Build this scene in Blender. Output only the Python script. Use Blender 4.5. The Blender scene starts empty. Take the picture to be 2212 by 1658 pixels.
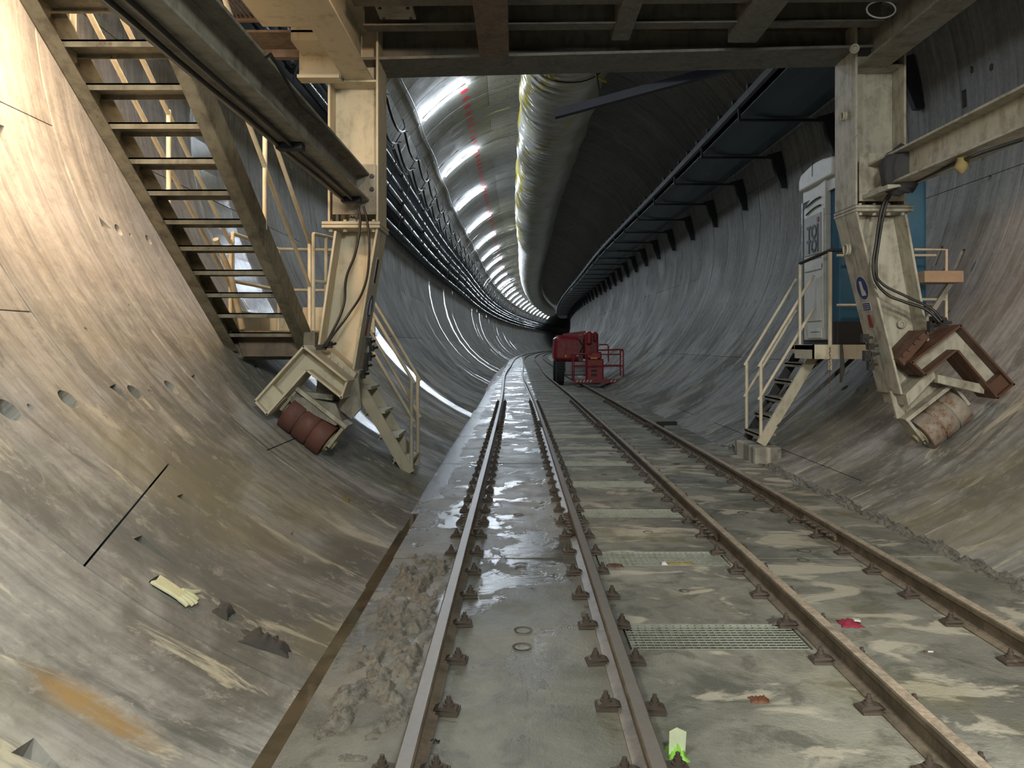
import bpy, math, random
from mathutils import Vector, Matrix
random.seed(7)
# ------------------------------------------------------------------ camera, world, lights, exposure
S = bpy.context.scene
COL = S.collection
F, VX, VY, HC = 1730.0, 1117.0, 744.0, 1.5          # focal length (px), vanishing point of the straight track, eye height
cam_d = bpy.data.cameras.new('camera'); cam = bpy.data.objects.new('camera', cam_d); COL.objects.link(cam)
cam_d.sensor_width = 36; cam_d.lens = F/2212*36
cam_d.shift_x = -(VX-1106)/2212; cam_d.shift_y = -(829-VY)/2212
cam_d.clip_start = .05; cam_d.clip_end = 600
cam.location = (0, 0, HC); cam.rotation_euler = (math.pi/2, 0, 0)
S.camera = cam
S.view_settings.view_transform = 'Standard'; S.view_settings.look = 'None'
S.view_settings.gamma = 1; S.view_settings.use_curve_mapping = False
S.view_settings.exposure = 0.55
S.cycles.use_denoising = True
S.cycles.max_bounces = 5; S.cycles.diffuse_bounces = 4; S.cycles.glossy_bounces = 3; S.cycles.use_adaptive_sampling = True; S.cycles.adaptive_threshold = .03; S.cycles.sample_clamp_indirect = 4
W = bpy.data.worlds.new('world'); S.world = W; W.use_nodes = True
W.node_tree.nodes['Background'].inputs[0].default_value = (.5, .55, .6, 1)
W.node_tree.nodes['Background'].inputs[1].default_value = .02

def lamp(name, kind, loc, energy, color, size=.3, target=None, size_y=None, spot=None):
    d = bpy.data.lights.new(name, kind); d.energy = energy; d.color = color
    if kind == 'AREA':
        d.size = size
        if size_y: d.shape = 'RECTANGLE'; d.size_y = size_y
    else:
        d.shadow_soft_size = size
    if spot: d.spot_size = math.radians(spot); d.spot_blend = .4
    o = bpy.data.objects.new(name, d); COL.objects.link(o); o.location = loc
    if target: o.rotation_euler = (Vector(target)-Vector(loc)).to_track_quat('-Z', 'Y').to_euler()
    return o
lamp('work_lamp_warm', 'AREA', (-2.9, 5.3, 4.45), 250, (1, .69, .43), .3, (-3.4, 5.2, 2.2), size_y=1.6)
lamp('warm_fill_light', 'SPOT', (-1.5, .8, 3.3), 480, (1, .72, .47), .25, (-3.9, 5.2, 3.6), spot=52)  # added fill that brightens the left wall, no fixture of its own
lamp('work_lamp_column', 'SPOT', (-.5, 4.4, 4.1), 85, (1, .68, .42), .1, (-1.6, 7.6, 3.4), spot=42)
lamp('deck_lamp_rear', 'SPOT', (.9, -1.4, 4.1), 680, (.97, .98, .90), .35, (1.0, 4.2, -.3), spot=98)
lamp('deck_lamp_rear_left', 'AREA', (-1.6, .2, 3.9), 92, (.95, .98, .88), .4, (-2.5, 4.5, .5), size_y=1.2)
lamp('work_lamp_rear_right', 'SPOT', (2.2, -1.5, 2.7), 620, (1, .94, .84), .2, (4.1, 6.0, -.6), spot=56)
lamp('work_lamp_side', 'SPOT', (5.0, 7.3, 4.0), 60, (1, .70, .52), .15, (4.9, 9.5, 1.0), spot=90)

# ------------------------------------------------------------------ tunnel geometry
CX, CZ, R = 1.087, 4.584, 5.02                       # axis of the lining and its inner radius
def pd(y):                                           # how far the tunnel axis leaves the straight line
    d = -.2*math.exp(-((y-38)/13)**2)
    if y > 60: d += (y-60)**2/1900
    return d
def at(px, py, Z): return Vector(((px-VX)/F*Z, Z, HC-(py-VY)/F*Z))
def hit(px, py, off=0):                              # where the sight line through a photo point meets the lining
    u, w = (px-VX)/F, (VY-py)/F
    cx, cz, r = CX, CZ-HC, R-off
    a = u*u+w*w; b = -2*(u*cx+w*cz); c = cx*cx+cz*cz-r*r
    s = (-b+math.sqrt(b*b-4*a*c))/(2*a)
    return Vector((u*s, s, w*s+HC))
def wall(th, y, off=0):                              # th in degrees, 0 = +x, 90 = crown
    t = math.radians(th); return Vector((CX+(R-off)*math.cos(t)+pd(y), y, CZ+(R-off)*math.sin(t)))
def frame_at(p):                                     # inward normal, tunnel axis, tangent
    n = Vector((CX+pd(p.y)-p.x, 0, CZ-p.z)).normalized(); a = Vector((0, 1, 0)); return n, a, a.cross(n)

# ------------------------------------------------------------------ mesh builder
class MB:
    def __init__(s): s.v = []; s.f = []; s.sm = []; s.mi = []; s.m = 0
    def add(s, vs, fs, smooth=False):
        b = len(s.v); s.v += [tuple(v) for v in vs]
        for f in fs: s.f.append([b+i for i in f]); s.sm.append(smooth); s.mi.append(s.m)
        return s
    def box(s, x0, x1, y0, y1, z0, z1):
        vs = [(x, y, z) for z in (z0, z1) for y in (y0, y1) for x in (x0, x1)]
        return s.add(vs, [(0,2,3,1), (4,5,7,6), (0,1,5,4), (2,6,7,3), (0,4,6,2), (1,3,7,5)])
    def obox(s, c, ax, ay, az, hx, hy, hz):
        c = Vector(c); vs = [c+ax*(hx*i)+ay*(hy*j)+az*(hz*k) for k in (-1,1) for j in (-1,1) for i in (-1,1)]
        return s.add(vs, [(0,2,3,1), (4,5,7,6), (0,1,5,4), (2,6,7,3), (0,4,6,2), (1,3,7,5)])
    def prism(s, prof, p0, p1, u, w):                # closed 2-D profile (u,w axes) swept straight from p0 to p1
        n = len(prof); p0, p1 = Vector(p0), Vector(p1)
        vs = [p0+u*a+w*b for a, b in prof]+[p1+u*a+w*b for a, b in prof]
        fs = [(i, (i+1) % n, n+(i+1) % n, n+i) for i in range(n)]+[tuple(range(n))[::-1], tuple(range(n, 2*n))]
        return s.add(vs, fs)
    def bar(s, p0, p1, w, h, up=(0, 0, 1)):          # rectangular bar between two points
        p0, p1 = Vector(p0), Vector(p1); d = (p1-p0).normalized(); up = Vector(up)
        u = d.cross(up)
        if u.length < 1e-4: u = d.cross(Vector((0, 1, 0)))
        u.normalize(); v = u.cross(d)
        return s.prism([(-w/2,-h/2), (w/2,-h/2), (w/2,h/2), (-w/2,h/2)], p0, p1, u, v)
    def hbeam(s, p0, p1, w, h, tf, tw, up=(0, 0, 1)): # I section: w flange width, h depth along up
        p0, p1 = Vector(p0), Vector(p1); d = (p1-p0).normalized(); up = Vector(up); u = d.cross(up).normalized(); v = u.cross(d)
        a, b = w/2, h/2
        pr = [(-a,-b), (a,-b), (a,-b+tf), (tw/2,-b+tf), (tw/2,b-tf), (a,b-tf), (a,b), (-a,b), (-a,b-tf), (-tw/2,b-tf), (-tw/2,-b+tf), (-a,-b+tf)]
        return s.prism(pr, p0, p1, u, v)
    def tube(s, pts, r, n=8, caps=True):
        pts = [Vector(p) for p in pts]; rings = []
        prev = None
        for i, p in enumerate(pts):
            d = (pts[min(i+1, len(pts)-1)]-pts[max(i-1, 0)]).normalized()
            if prev is None:
                u = d.cross(Vector((0, 0, 1)))
                if u.length < .05: u = d.cross(Vector((0, 1, 0)))
            else: u = prev-d*prev.dot(d)
            u.normalize(); prev = u; v = d.cross(u)
            rr = r[i] if isinstance(r, (list, tuple)) else r
            rings.append([p+u*(rr*math.cos(2*math.pi*k/n))+v*(rr*math.sin(2*math.pi*k/n)) for k in range(n)])
        b = [v for g in rings for v in g]; fs = []
        for i in range(len(pts)-1):
            for k in range(n): fs.append((i*n+k, i*n+(k+1) % n, (i+1)*n+(k+1) % n, (i+1)*n+k))
        s.add(b, fs, True)
        if caps:
            s.add(rings[0], [tuple(range(n))[::-1]]); s.add(rings[-1], [tuple(range(n))])
        return s
    def cyl(s, p0, p1, r, n=20): return s.tube([p0, p1], r, n)
    def build(s, name, mats, parent=None):
        me = bpy.data.meshes.new(name); me.from_pydata(s.v, [], s.f)
        me.polygons.foreach_set('use_smooth', s.sm)
        if not isinstance(mats, (list, tuple)): mats = [mats]
        for m in mats: me.materials.append(m)
        me.polygons.foreach_set('material_index', s.mi)
        me.update()
        o = bpy.data.objects.new(name, me); COL.objects.link(o)
        if parent: o.parent = parent; o.matrix_parent_inverse = Matrix.Translation(-ABS.get(parent.name, Vector()))
        return o
ABS = {}
def thing(name, label, cat, loc=(0, 0, 0), group=None):
    o = bpy.data.objects.new(name, None); COL.objects.link(o); o.location = loc; o.empty_display_size = .1
    ABS[o.name] = Vector(loc); o['label'] = label; o['category'] = cat
    if group: o['group'] = group
    return o
def tag(o, label, cat, group=None, kind=None):
    o['label'] = label; o['category'] = cat
    if group: o['group'] = group
    if kind: o['kind'] = kind
    return o
def struct(o, label=None):
    o['kind'] = 'structure'
    if label: o['label'] = label
    return o
def bevel(o, w=.006, n=2):
    m = o.modifiers.new('bevel', 'BEVEL'); m.width = w; m.segments = n; m.limit_method = 'ANGLE'; m.angle_limit = .7
    return o

# ------------------------------------------------------------------ materials
def N(nt, t, **k):
    n = nt.nodes.new(t)
    for a, b in k.items():
        if a.startswith('i_'):
            key = a[2:]; key = int(key) if key.isdigit() else key
            n.inputs[key].default_value = b
        else: setattr(n, a, b)
    return n
class G:                                              # tiny helper around a node tree
    def __init__(s, name):
        s.mat = bpy.data.materials.new(name); s.mat.use_nodes = True; s.nt = s.mat.node_tree
        s.b = s.nt.nodes['Principled BSDF']; s.geo = N(s.nt, 'ShaderNodeNewGeometry'); s.tc = N(s.nt, 'ShaderNodeTexCoord')
        s.pos = s.geo.outputs['Position']
    def L(s, a, b): s.nt.links.new(a, b)
    def put(s, sock, v):
        if isinstance(v, (int, float)): sock.default_value = v
        elif isinstance(v, (tuple, list)): sock.default_value = (*v, 1) if len(v) == 3 and sock.type == 'RGBA' else v
        else: s.L(v, sock)
    def math(s, op, a, b=0, c=0, clamp=False):
        n = N(s.nt, 'ShaderNodeMath', operation=op, use_clamp=clamp)
        s.put(n.inputs[0], a); s.put(n.inputs[1], b)
        if op in ('MULTIPLY_ADD', 'SMOOTH_MIN', 'COMPARE'): s.put(n.inputs[2], c)
        return n.outputs[0]
    def sep(s, v):
        n = N(s.nt, 'ShaderNodeSeparateXYZ'); s.L(v, n.inputs[0]); return n.outputs
    def comb(s, x, y, z):
        n = N(s.nt, 'ShaderNodeCombineXYZ'); s.put(n.inputs[0], x); s.put(n.inputs[1], y); s.put(n.inputs[2], z); return n.outputs[0]
    def noise(s, scale, detail=4, rough=.6, vec=None, dist=0, out='Fac'):
        n = N(s.nt, 'ShaderNodeTexNoise'); n.inputs['Scale'].default_value = scale; n.inputs['Detail'].default_value = detail
        n.inputs['Roughness'].default_value = rough; n.inputs['Distortion'].default_value = dist
        s.L(vec if vec is not None else s.pos, n.inputs['Vector']); return n.outputs[out]
    def ramp(s, fac, lo, hi, a=0, b=1, smooth=True):
        n = N(s.nt, 'ShaderNodeMapRange', interpolation_type='SMOOTHSTEP' if smooth else 'LINEAR', clamp=True)
        s.put(n.inputs[0], fac); n.inputs[1].default_value = lo; n.inputs[2].default_value = hi
        s.put(n.inputs[3], a); s.put(n.inputs[4], b); return n.outputs[0]
    def mix(s, fac, a, b, mode='MIX'):
        n = N(s.nt, 'ShaderNodeMix', data_type='RGBA', blend_type=mode)
        s.put(n.inputs[0], fac); s.put(n.inputs[6], a); s.put(n.inputs[7], b); return n.outputs[2]
    def bump(s, h, strength=.3, dist=.01):
        n = N(s.nt, 'ShaderNodeBump'); n.inputs['Strength'].default_value = strength; n.inputs['Distance'].default_value = dist
        s.L(h, n.inputs['Height']); s.L(n.outputs[0], s.b.inputs['Normal'])
    def done(s, col=None, rough=None, metal=0, spec=None):
        if col is not None: s.put(s.b.inputs['Base Color'], col)
        if rough is not None: s.put(s.b.inputs['Roughness'], rough)
        s.put(s.b.inputs['Metallic'], metal)
        if spec is not None: s.put(s.b.inputs['Specular IOR Level'], spec)
        return s.mat
def dirty(name, base, dirt, rust=(.12, .045, .02), amount=.5, rustamt=.3, rough=.55, scale=6, metal=0, bump=.15):
    g = G(name); n1 = g.noise(scale, 6, .65, dist=.4); n2 = g.noise(scale*4.3, 5, .7)
    px = g.sep(g.pos); st = g.noise(1, 5, .6, g.comb(g.math('MULTIPLY', px[0], 14), g.math('MULTIPLY', px[1], 14), g.math('MULTIPLY', px[2], 2.2)))
    m1 = g.ramp(g.math('ADD', g.math('MULTIPLY', n1, .6), g.math('MULTIPLY', st, .4)), .62-.28*amount, .8-.2*amount)
    c = g.mix(g.math('MULTIPLY', m1, .8), base, dirt)
    m2 = g.ramp(g.math('ADD', g.math('MULTIPLY', n1, .45), g.math('MULTIPLY', n2, .55)), .68-.2*rustamt, .74-.2*rustamt)
    c = g.mix(g.math('MULTIPLY', m2, min(1, rustamt*2.2)), c, rust)
    g.bump(n2, bump, .004)
    return g.done(c, g.ramp(n2, .3, .7, rough-.1, rough+.15), metal)
def plain(name, col, rough=.6, metal=0, var=.25, scale=12, bump=.1):
    g = G(name); n = g.noise(scale, 4)
    c = g.mix(g.ramp(n, .3, .7, 0, var), col, tuple(x*.45 for x in col)); g.bump(n, bump, .003)
    return g.done(c, rough, metal)

def concrete_lining():
    g = G('segment_concrete'); p = g.sep(g.pos)
    dx = g.math('SUBTRACT', p[0], CX); dz = g.math('SUBTRACT', p[2], CZ)
    th = g.math('ARCTAN2', dz, dx); arc = g.math('MULTIPLY', th, R)
    ring = g.math('FLOOR', g.math('DIVIDE', g.math('SUBTRACT', p[1], .49), 1.5))
    wn = N(g.nt, 'ShaderNodeTexWhiteNoise', noise_dimensions='1D'); g.L(ring, wn.inputs['W'])
    streak = g.noise(1, 6, .65, g.comb(g.math('MULTIPLY', arc, .55), g.math('MULTIPLY', p[1], 9), ring), dist=.3)
    streak2 = g.noise(1, 5, .7, g.comb(g.math('MULTIPLY', arc, 1.6), g.math('MULTIPLY', p[1], 30), 0))
    blot = g.noise(.75, 6, .62, dist=.8); fine = g.noise(60, 5, .75)
    low = g.ramp(p[2], 2.6, .4)                       # mud and damp splashed on the lower part of the ring
    c = g.mix(g.ramp(streak, .3, .72), (.43, .42, .395), (.22, .217, .205))
    c = g.mix(g.ramp(streak2, .45, .75, 0, .45), c, (.56, .54, .49))
    c = g.mix(g.math('MULTIPLY', g.ramp(blot, .42, .62), g.math('MULTIPLY', low, .85)), c, (.115, .11, .092))
    pale = g.noise(1, 5, .7, g.comb(g.math('MULTIPLY', arc, 1.3), g.math('MULTIPLY', p[1], 4), 7), dist=.6)
    c = g.mix(g.math('MULTIPLY', g.ramp(pale, .57, .66), g.math('MULTIPLY', low, .8)), c, (.66, .62, .48))
    band = g.noise(1, 6, .7, g.comb(g.math('MULTIPLY', arc, .8), g.math('MULTIPLY', p[1], 2.6), 21), dist=.8)
    c = g.mix(g.math('MULTIPLY', g.ramp(band, .52, .60), g.math('MULTIPLY', g.ramp(p[2], 2.4, 1.2), .7)), c, (.13, .13, .115))
    grit = g.noise(9, 7, .78, dist=.3)
    c = g.mix(g.math('MULTIPLY', g.ramp(grit, .50, .66), .45), c, (.16, .15, .13))
    c = g.mix(g.math('MULTIPLY', g.ramp(grit, .46, .34), .45), c, (.56, .53, .46))
    c = g.mix(g.ramp(fine, .60, .75, 0, .35), c, (.14, .13, .11))
    yel = g.noise(.5, 4, .6, dist=.5)
    c = g.mix(g.math('MULTIPLY', g.ramp(yel, .48, .68), g.math('MULTIPLY', low, .45)), c, (.30, .26, .12))
    # ochre seepage stain low on the wall
    s0 = hit(205, 1530); a0 = math.atan2(s0.z-CZ, s0.x-CX)*R
    da = g.math('DIVIDE', g.math('SUBTRACT', arc, a0), .30); dy = g.math('DIVIDE', g.math('SUBTRACT', p[1], s0.y), .10)
    wob = g.math('MULTIPLY', g.math('SUBTRACT', streak2, .5), 1.6)
    dd = g.math('ADD', g.math('SQRT', g.math('ADD', g.math('MULTIPLY', da, da), g.math('MULTIPLY', dy, dy))), wob)
    c = g.mix(g.math('MULTIPLY', g.ramp(dd, 1.15, .35, 0, .85), g.ramp(grit, .38, .55, .45, 1)), c, (.40, .25, .085))
    c = g.mix(g.ramp(wn.outputs[0], 0, 1, 0, .22), c, (.16, .16, .155))
    # red paint marks, one on every ring; dark spots paint the shade in bolt holes
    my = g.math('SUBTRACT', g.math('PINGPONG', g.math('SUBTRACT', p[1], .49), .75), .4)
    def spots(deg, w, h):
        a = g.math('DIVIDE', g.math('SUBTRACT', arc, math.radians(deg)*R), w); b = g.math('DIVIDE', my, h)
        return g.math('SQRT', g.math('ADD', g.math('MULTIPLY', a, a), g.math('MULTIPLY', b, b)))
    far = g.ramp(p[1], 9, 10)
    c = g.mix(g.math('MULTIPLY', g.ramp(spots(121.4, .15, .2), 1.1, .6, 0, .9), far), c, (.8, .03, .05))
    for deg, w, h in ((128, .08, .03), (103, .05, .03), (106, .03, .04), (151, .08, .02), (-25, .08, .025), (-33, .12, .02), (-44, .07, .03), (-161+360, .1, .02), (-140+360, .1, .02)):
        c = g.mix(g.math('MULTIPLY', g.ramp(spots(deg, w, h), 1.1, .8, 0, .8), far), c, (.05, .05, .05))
    wet = g.math('MULTIPLY', g.ramp(g.noise(1, 3, .5, g.comb(g.math('MULTIPLY', arc, .06), g.math('MULTIPLY', p[1], .55), 3)), .60, .64), g.math('MULTIPLY', g.ramp(p[0], .5, -.5), g.ramp(p[1], 7, 9)))
    c = g.mix(g.math('MULTIPLY', wet, .5), c, (.09, .09, .09))
    h = g.math('ADD', g.math('MULTIPLY', streak2, .6), g.math('MULTIPLY', fine, .3))
    g.bump(h, .28, .008)
    rg = g.ramp(wet, 0, 1, g.ramp(blot, .35, .65, .58, .85), .14)
    return g.done(c, rg, spec=.35)
def concrete_floor():
    g = G('slab_concrete'); p = g.sep(g.pos)
    blot = g.noise(1.1, 6, .65, dist=.7); b2 = g.noise(3.6, 6, .7, dist=.5); fine = g.noise(90, 4, .8); mid = g.noise(22, 5, .75)
    c = g.mix(g.ramp(blot, .35, .65), (.165, .163, .138), (.33, .325, .275))
    c = g.mix(g.ramp(b2, .48, .62, 0, .7), c, (.10, .10, .082))
    c = g.mix(g.ramp(fine, .62, .8, 0, .5), c, (.42, .40, .35))
    pale = g.noise(1, 5, .6, g.comb(g.math('MULTIPLY', p[0], 1.4), g.math('MULTIPLY', p[1], 2.4), 2), dist=.9)
    dry = g.ramp(p[0], .5, .7)
    c = g.mix(g.math('MULTIPLY', g.ramp(pale, .54, .61), g.math('MULTIPLY', dry, .8)), c, (.56, .52, .42))
    yel = g.noise(.9, 3); c = g.mix(g.math('MULTIPLY', g.ramp(yel, .5, .7), .35), c, (.24, .22, .10))
    wetside = g.ramp(p[0], .62, .45)
    pud = g.noise(1, 4, .6, g.comb(g.math('MULTIPLY', p[0], 1.5), g.math('MULTIPLY', p[1], .8), 5), dist=.7)
    edge = g.math('MULTIPLY', g.ramp(p[0], -.72, -.85), g.ramp(p[1], 7, 9))
    pud = g.math('ADD', g.math('MULTIPLY', pud, .6), g.math('MULTIPLY', g.noise(1, 5, .7, g.comb(g.math('MULTIPLY', p[0], 4), g.math('MULTIPLY', p[1], 2.6), 8), dist=.5), .4))
    puddle = g.math('MULTIPLY', g.ramp(g.math('ADD', pud, g.math('MULTIPLY', edge, .2)), .505, .545), g.math('MULTIPLY', wetside, g.ramp(p[1], 3.3, 5.5, .35, 1)))
    c = g.mix(g.math('MULTIPLY', wetside, .35), c, (.10, .097, .085))
    c = g.mix(g.math('MULTIPLY', puddle, .6), c, (.07, .068, .06))
    hgt = g.math('ADD', g.math('MULTIPLY', mid, .7), g.math('MULTIPLY', fine, .25))
    hgt = g.math('MULTIPLY', hgt, g.ramp(puddle, 0, 1, 1, .22))
    g.bump(hgt, .8, .016)
    base_r = g.ramp(wetside, 0, 1, .66, g.ramp(b2, .4, .6, .5, .3))
    return g.done(c, g.ramp(puddle, 0, 1, base_r, .09))
def rail_mat():
    g = G('rail_steel'); p = g.sep(g.pos); n = g.sep(g.geo.outputs['Normal'])
    n1 = g.noise(7, 6, .7, dist=.4); n2 = g.noise(45, 4, .7)
    c = g.mix(g.ramp(n1, .35, .65), (.075, .06, .04), (.15, .118, .08))
    c = g.mix(g.ramp(n2, .55, .75, 0, .5), c, (.26, .18, .12))
    wetside = g.ramp(p[0], .9, .6); up = g.ramp(n[2], .7, .95)
    c = g.mix(g.math('MULTIPLY', g.math('MULTIPLY', up, g.ramp(p[2], .095, .11, .25, 1)), g.ramp(n1, .3, .6, .5, .95)), c, g.mix(g.ramp(n2, .4, .6), (.36, .285, .21), (.48, .41, .32)))
    head = g.ramp(p[2], .1, .118); band = g.math('MULTIPLY', g.math('MULTIPLY', up, head), wetside)
    c = g.mix(g.math('MULTIPLY', band, .85), c, (.20, .19, .18)); g.bump(n2, .2, .003)
    return g.done(c, g.ramp(band, 0, 1, g.ramp(wetside, 0, 1, .7, .45), .42), g.math('MULTIPLY', band, .3))
def duct_mat():
    g = G('duct_fabric'); p = g.sep(g.pos); n = g.sep(g.geo.outputs['Normal'])
    sp = g.noise(1, 3, .6, g.comb(g.math('MULTIPLY', n[0], 1.2), g.math('MULTIPLY', p[1], .12), g.math('MULTIPLY', n[2], 1.2)))
    side = g.math('MULTIPLY', g.ramp(n[0], -.70, -.86), g.ramp(sp, .42, .52))
    c = g.mix(g.ramp(g.noise(1, 4, .6, g.comb(n[0], g.math('MULTIPLY', p[1], .6), n[2])), .35, .7), (.78, .77, .70), (.60, .57, .44))
    c = g.mix(side, c, (.75, .62, .08))
    diag = g.math('PINGPONG', g.math('ADD', g.math('MULTIPLY', p[1], .32), g.math('MULTIPLY', n[0], 1.5)), 1.0)
    c = g.mix(g.ramp(diag, .86, .97, 0, .6), c, (.62, .52, .12))
    wob = g.noise(1, 3, .6, g.comb(g.math('MULTIPLY', n[0], 2.2), g.math('MULTIPLY', p[1], .9), n[2]))
    wv = g.math('SINE', g.math('ADD', g.math('MULTIPLY', p[1], 44), g.math('ADD', g.math('MULTIPLY', n[0], 5), g.math('MULTIPLY', wob, 9))))
    amp = g.math('MULTIPLY', g.ramp(n[0], .25, -.3), g.ramp(wob, .35, .6))
    g.bump(g.math('MULTIPLY', wv, amp), .8, .03)
    return g.done(c, .3)
def emit(name, col, st):
    g = G(name); g.put(g.b.inputs['Emission Color'], col); g.b.inputs['Emission Strength'].default_value = st
    return g.done((.8, .8, .8), .4)

M = dict(
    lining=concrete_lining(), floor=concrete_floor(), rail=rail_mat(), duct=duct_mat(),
    cream=dirty('cream_paint', (.50, .46, .35), (.28, .25, .17), amount=.5, rustamt=.12),
    creamworn=dirty('worn_cream_paint', (.46, .43, .35), (.21, .18, .13), amount=.75, rustamt=.38),
    creamdark=dirty('grimy_shaded_cream_paint', (.27, .255, .215), (.12, .11, .09), amount=.75, rustamt=.3),  # grime, and painted shade where it covers the roller carriage
    stairsteel=dirty('grimy_stair_steel', (.20, .185, .135), (.075, .066, .048), rust=(.09, .035, .02), amount=.8, rustamt=.45),
    deck=dirty('deck_steel', (.13, .122, .10), (.06, .057, .05), amount=.7, rustamt=.12),
    deckbrown=dirty('deck_brown', (.16, .12, .085), (.07, .05, .04), amount=.7, rustamt=.25),
    rust=dirty('rusty_steel', (.11, .052, .03), (.06, .03, .02), rust=(.22, .09, .04), amount=.6, rustamt=.4),
    roller=dirty('red_oxide_roller', (.125, .05, .038), (.07, .035, .028), rust=(.19, .08, .05), amount=.6, rustamt=.35, rough=.65),
    rollergrey=dirty('worn_roller', (.33, .29, .24), (.17, .10, .06), rust=(.22, .10, .04), amount=.8, rustamt=.75),
    frame=dirty('grimy_frame_grey', (.155, .15, .13), (.075, .07, .06), amount=.7, rustamt=.15),
    black=plain('black_rubber', (.015, .015, .016), .5), dark=plain('dark_steel', (.035, .033, .03), .55, .3),
    clip=dirty('clip_steel', (.075, .058, .045), (.035, .028, .022), rust=(.17, .10, .06), amount=.5, rustamt=.4),
    galv=dirty('galvanised_grating', (.33, .35, .30), (.16, .17, .12), amount=.6, rustamt=.05, rough=.45, metal=.2),
    pipe=plain('pipe_steel', (.20, .22, .26), .2, .8), tray=plain('tray_panel', (.010, .016, .034), .6, 0),
    conv=dirty('conveyor_steel', (.11, .12, .12), (.05, .055, .055), amount=.5, rustamt=.1),
    belly=plain('conveyor_underside', (.035, .06, .075), .4, .1), bracket=plain('bracket_steel', (.03, .034, .04), .5),
    red=dirty('machine_red', (.27, .012, .02), (.12, .02, .022), rust=(.12, .05, .04), amount=.35, rustamt=.08, rough=.4),
    tyre=plain('tyre_rubber', (.022, .022, .024), .75), blue=plain('toilet_blue', (.022, .11, .19), .45, 0, .2),
    white=plain('toilet_white', (.66, .66, .62), .45, 0, .2), white2=plain('rail_white', (.62, .56, .42), .5),
    grey=plain('panel_grey', (.36, .36, .36), .5), ink=plain('ink_black', (.012, .012, .014), .5), inkred=plain('ink_red', (.26, .03, .035), .5),
    signblue=plain('sign_blue', (.03, .035, .16), .4), signwhite=plain('sign_white', (.6, .6, .56), .5),
    cloth=plain('grey_cloth', (.055, .055, .058), .9, bump=.6), glove=plain('cream_glove', (.72, .70, .46), .7),
    mud=None, water=None, wood=plain('timber', (.42, .30, .2), .7),
    pink=plain('pink_cloth', (.27, .025, .05), .8), leaf=plain('dry_leaf', (.15, .06, .03), .6), green=plain('green_wrap', (.28, .6, .08), .45),
    green2=plain('pale_wrap', (.66, .72, .5), .45), rag=plain('muddy_rag', (.085, .078, .068), .9, bump=.8), stain=plain('yellow_foam', (.26, .2, .08), .8),
    brass=dirty('dirty_greaser', (.28, .25, .14), (.1, .09, .05), amount=.5, rustamt=.3), chrome=plain('bright_steel', (.6, .6, .6), .25, .9, .1),
    tubelight=emit('tube_glow', (.78, .89, 1.0), 180), batten=plain('batten_housing', (.55, .55, .55), .5),
    socket=plain('socket_grey', (.10, .095, .08), .5), hose=plain('hose_black', (.02, .018, .016), .42),
)
def mud_mat():
    g = G('wet_mud'); n = g.noise(30, 6, .75); g.bump(n, .6, .02)
    return g.done(g.mix(g.ramp(n, .35, .65), (.115, .108, .09), (.24, .225, .19)), g.ramp(n, .3, .7, .2, .5))
def water_mat():
    g = G('muddy_water'); n = g.noise(5, 3); g.bump(n, .08, .01)
    return g.done(g.mix(g.ramp(g.noise(2.5, 4), .4, .6), (.115, .092, .058), (.07, .058, .038)), .08)
M['mud'] = mud_mat(); M['water'] = water_mat()

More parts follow.
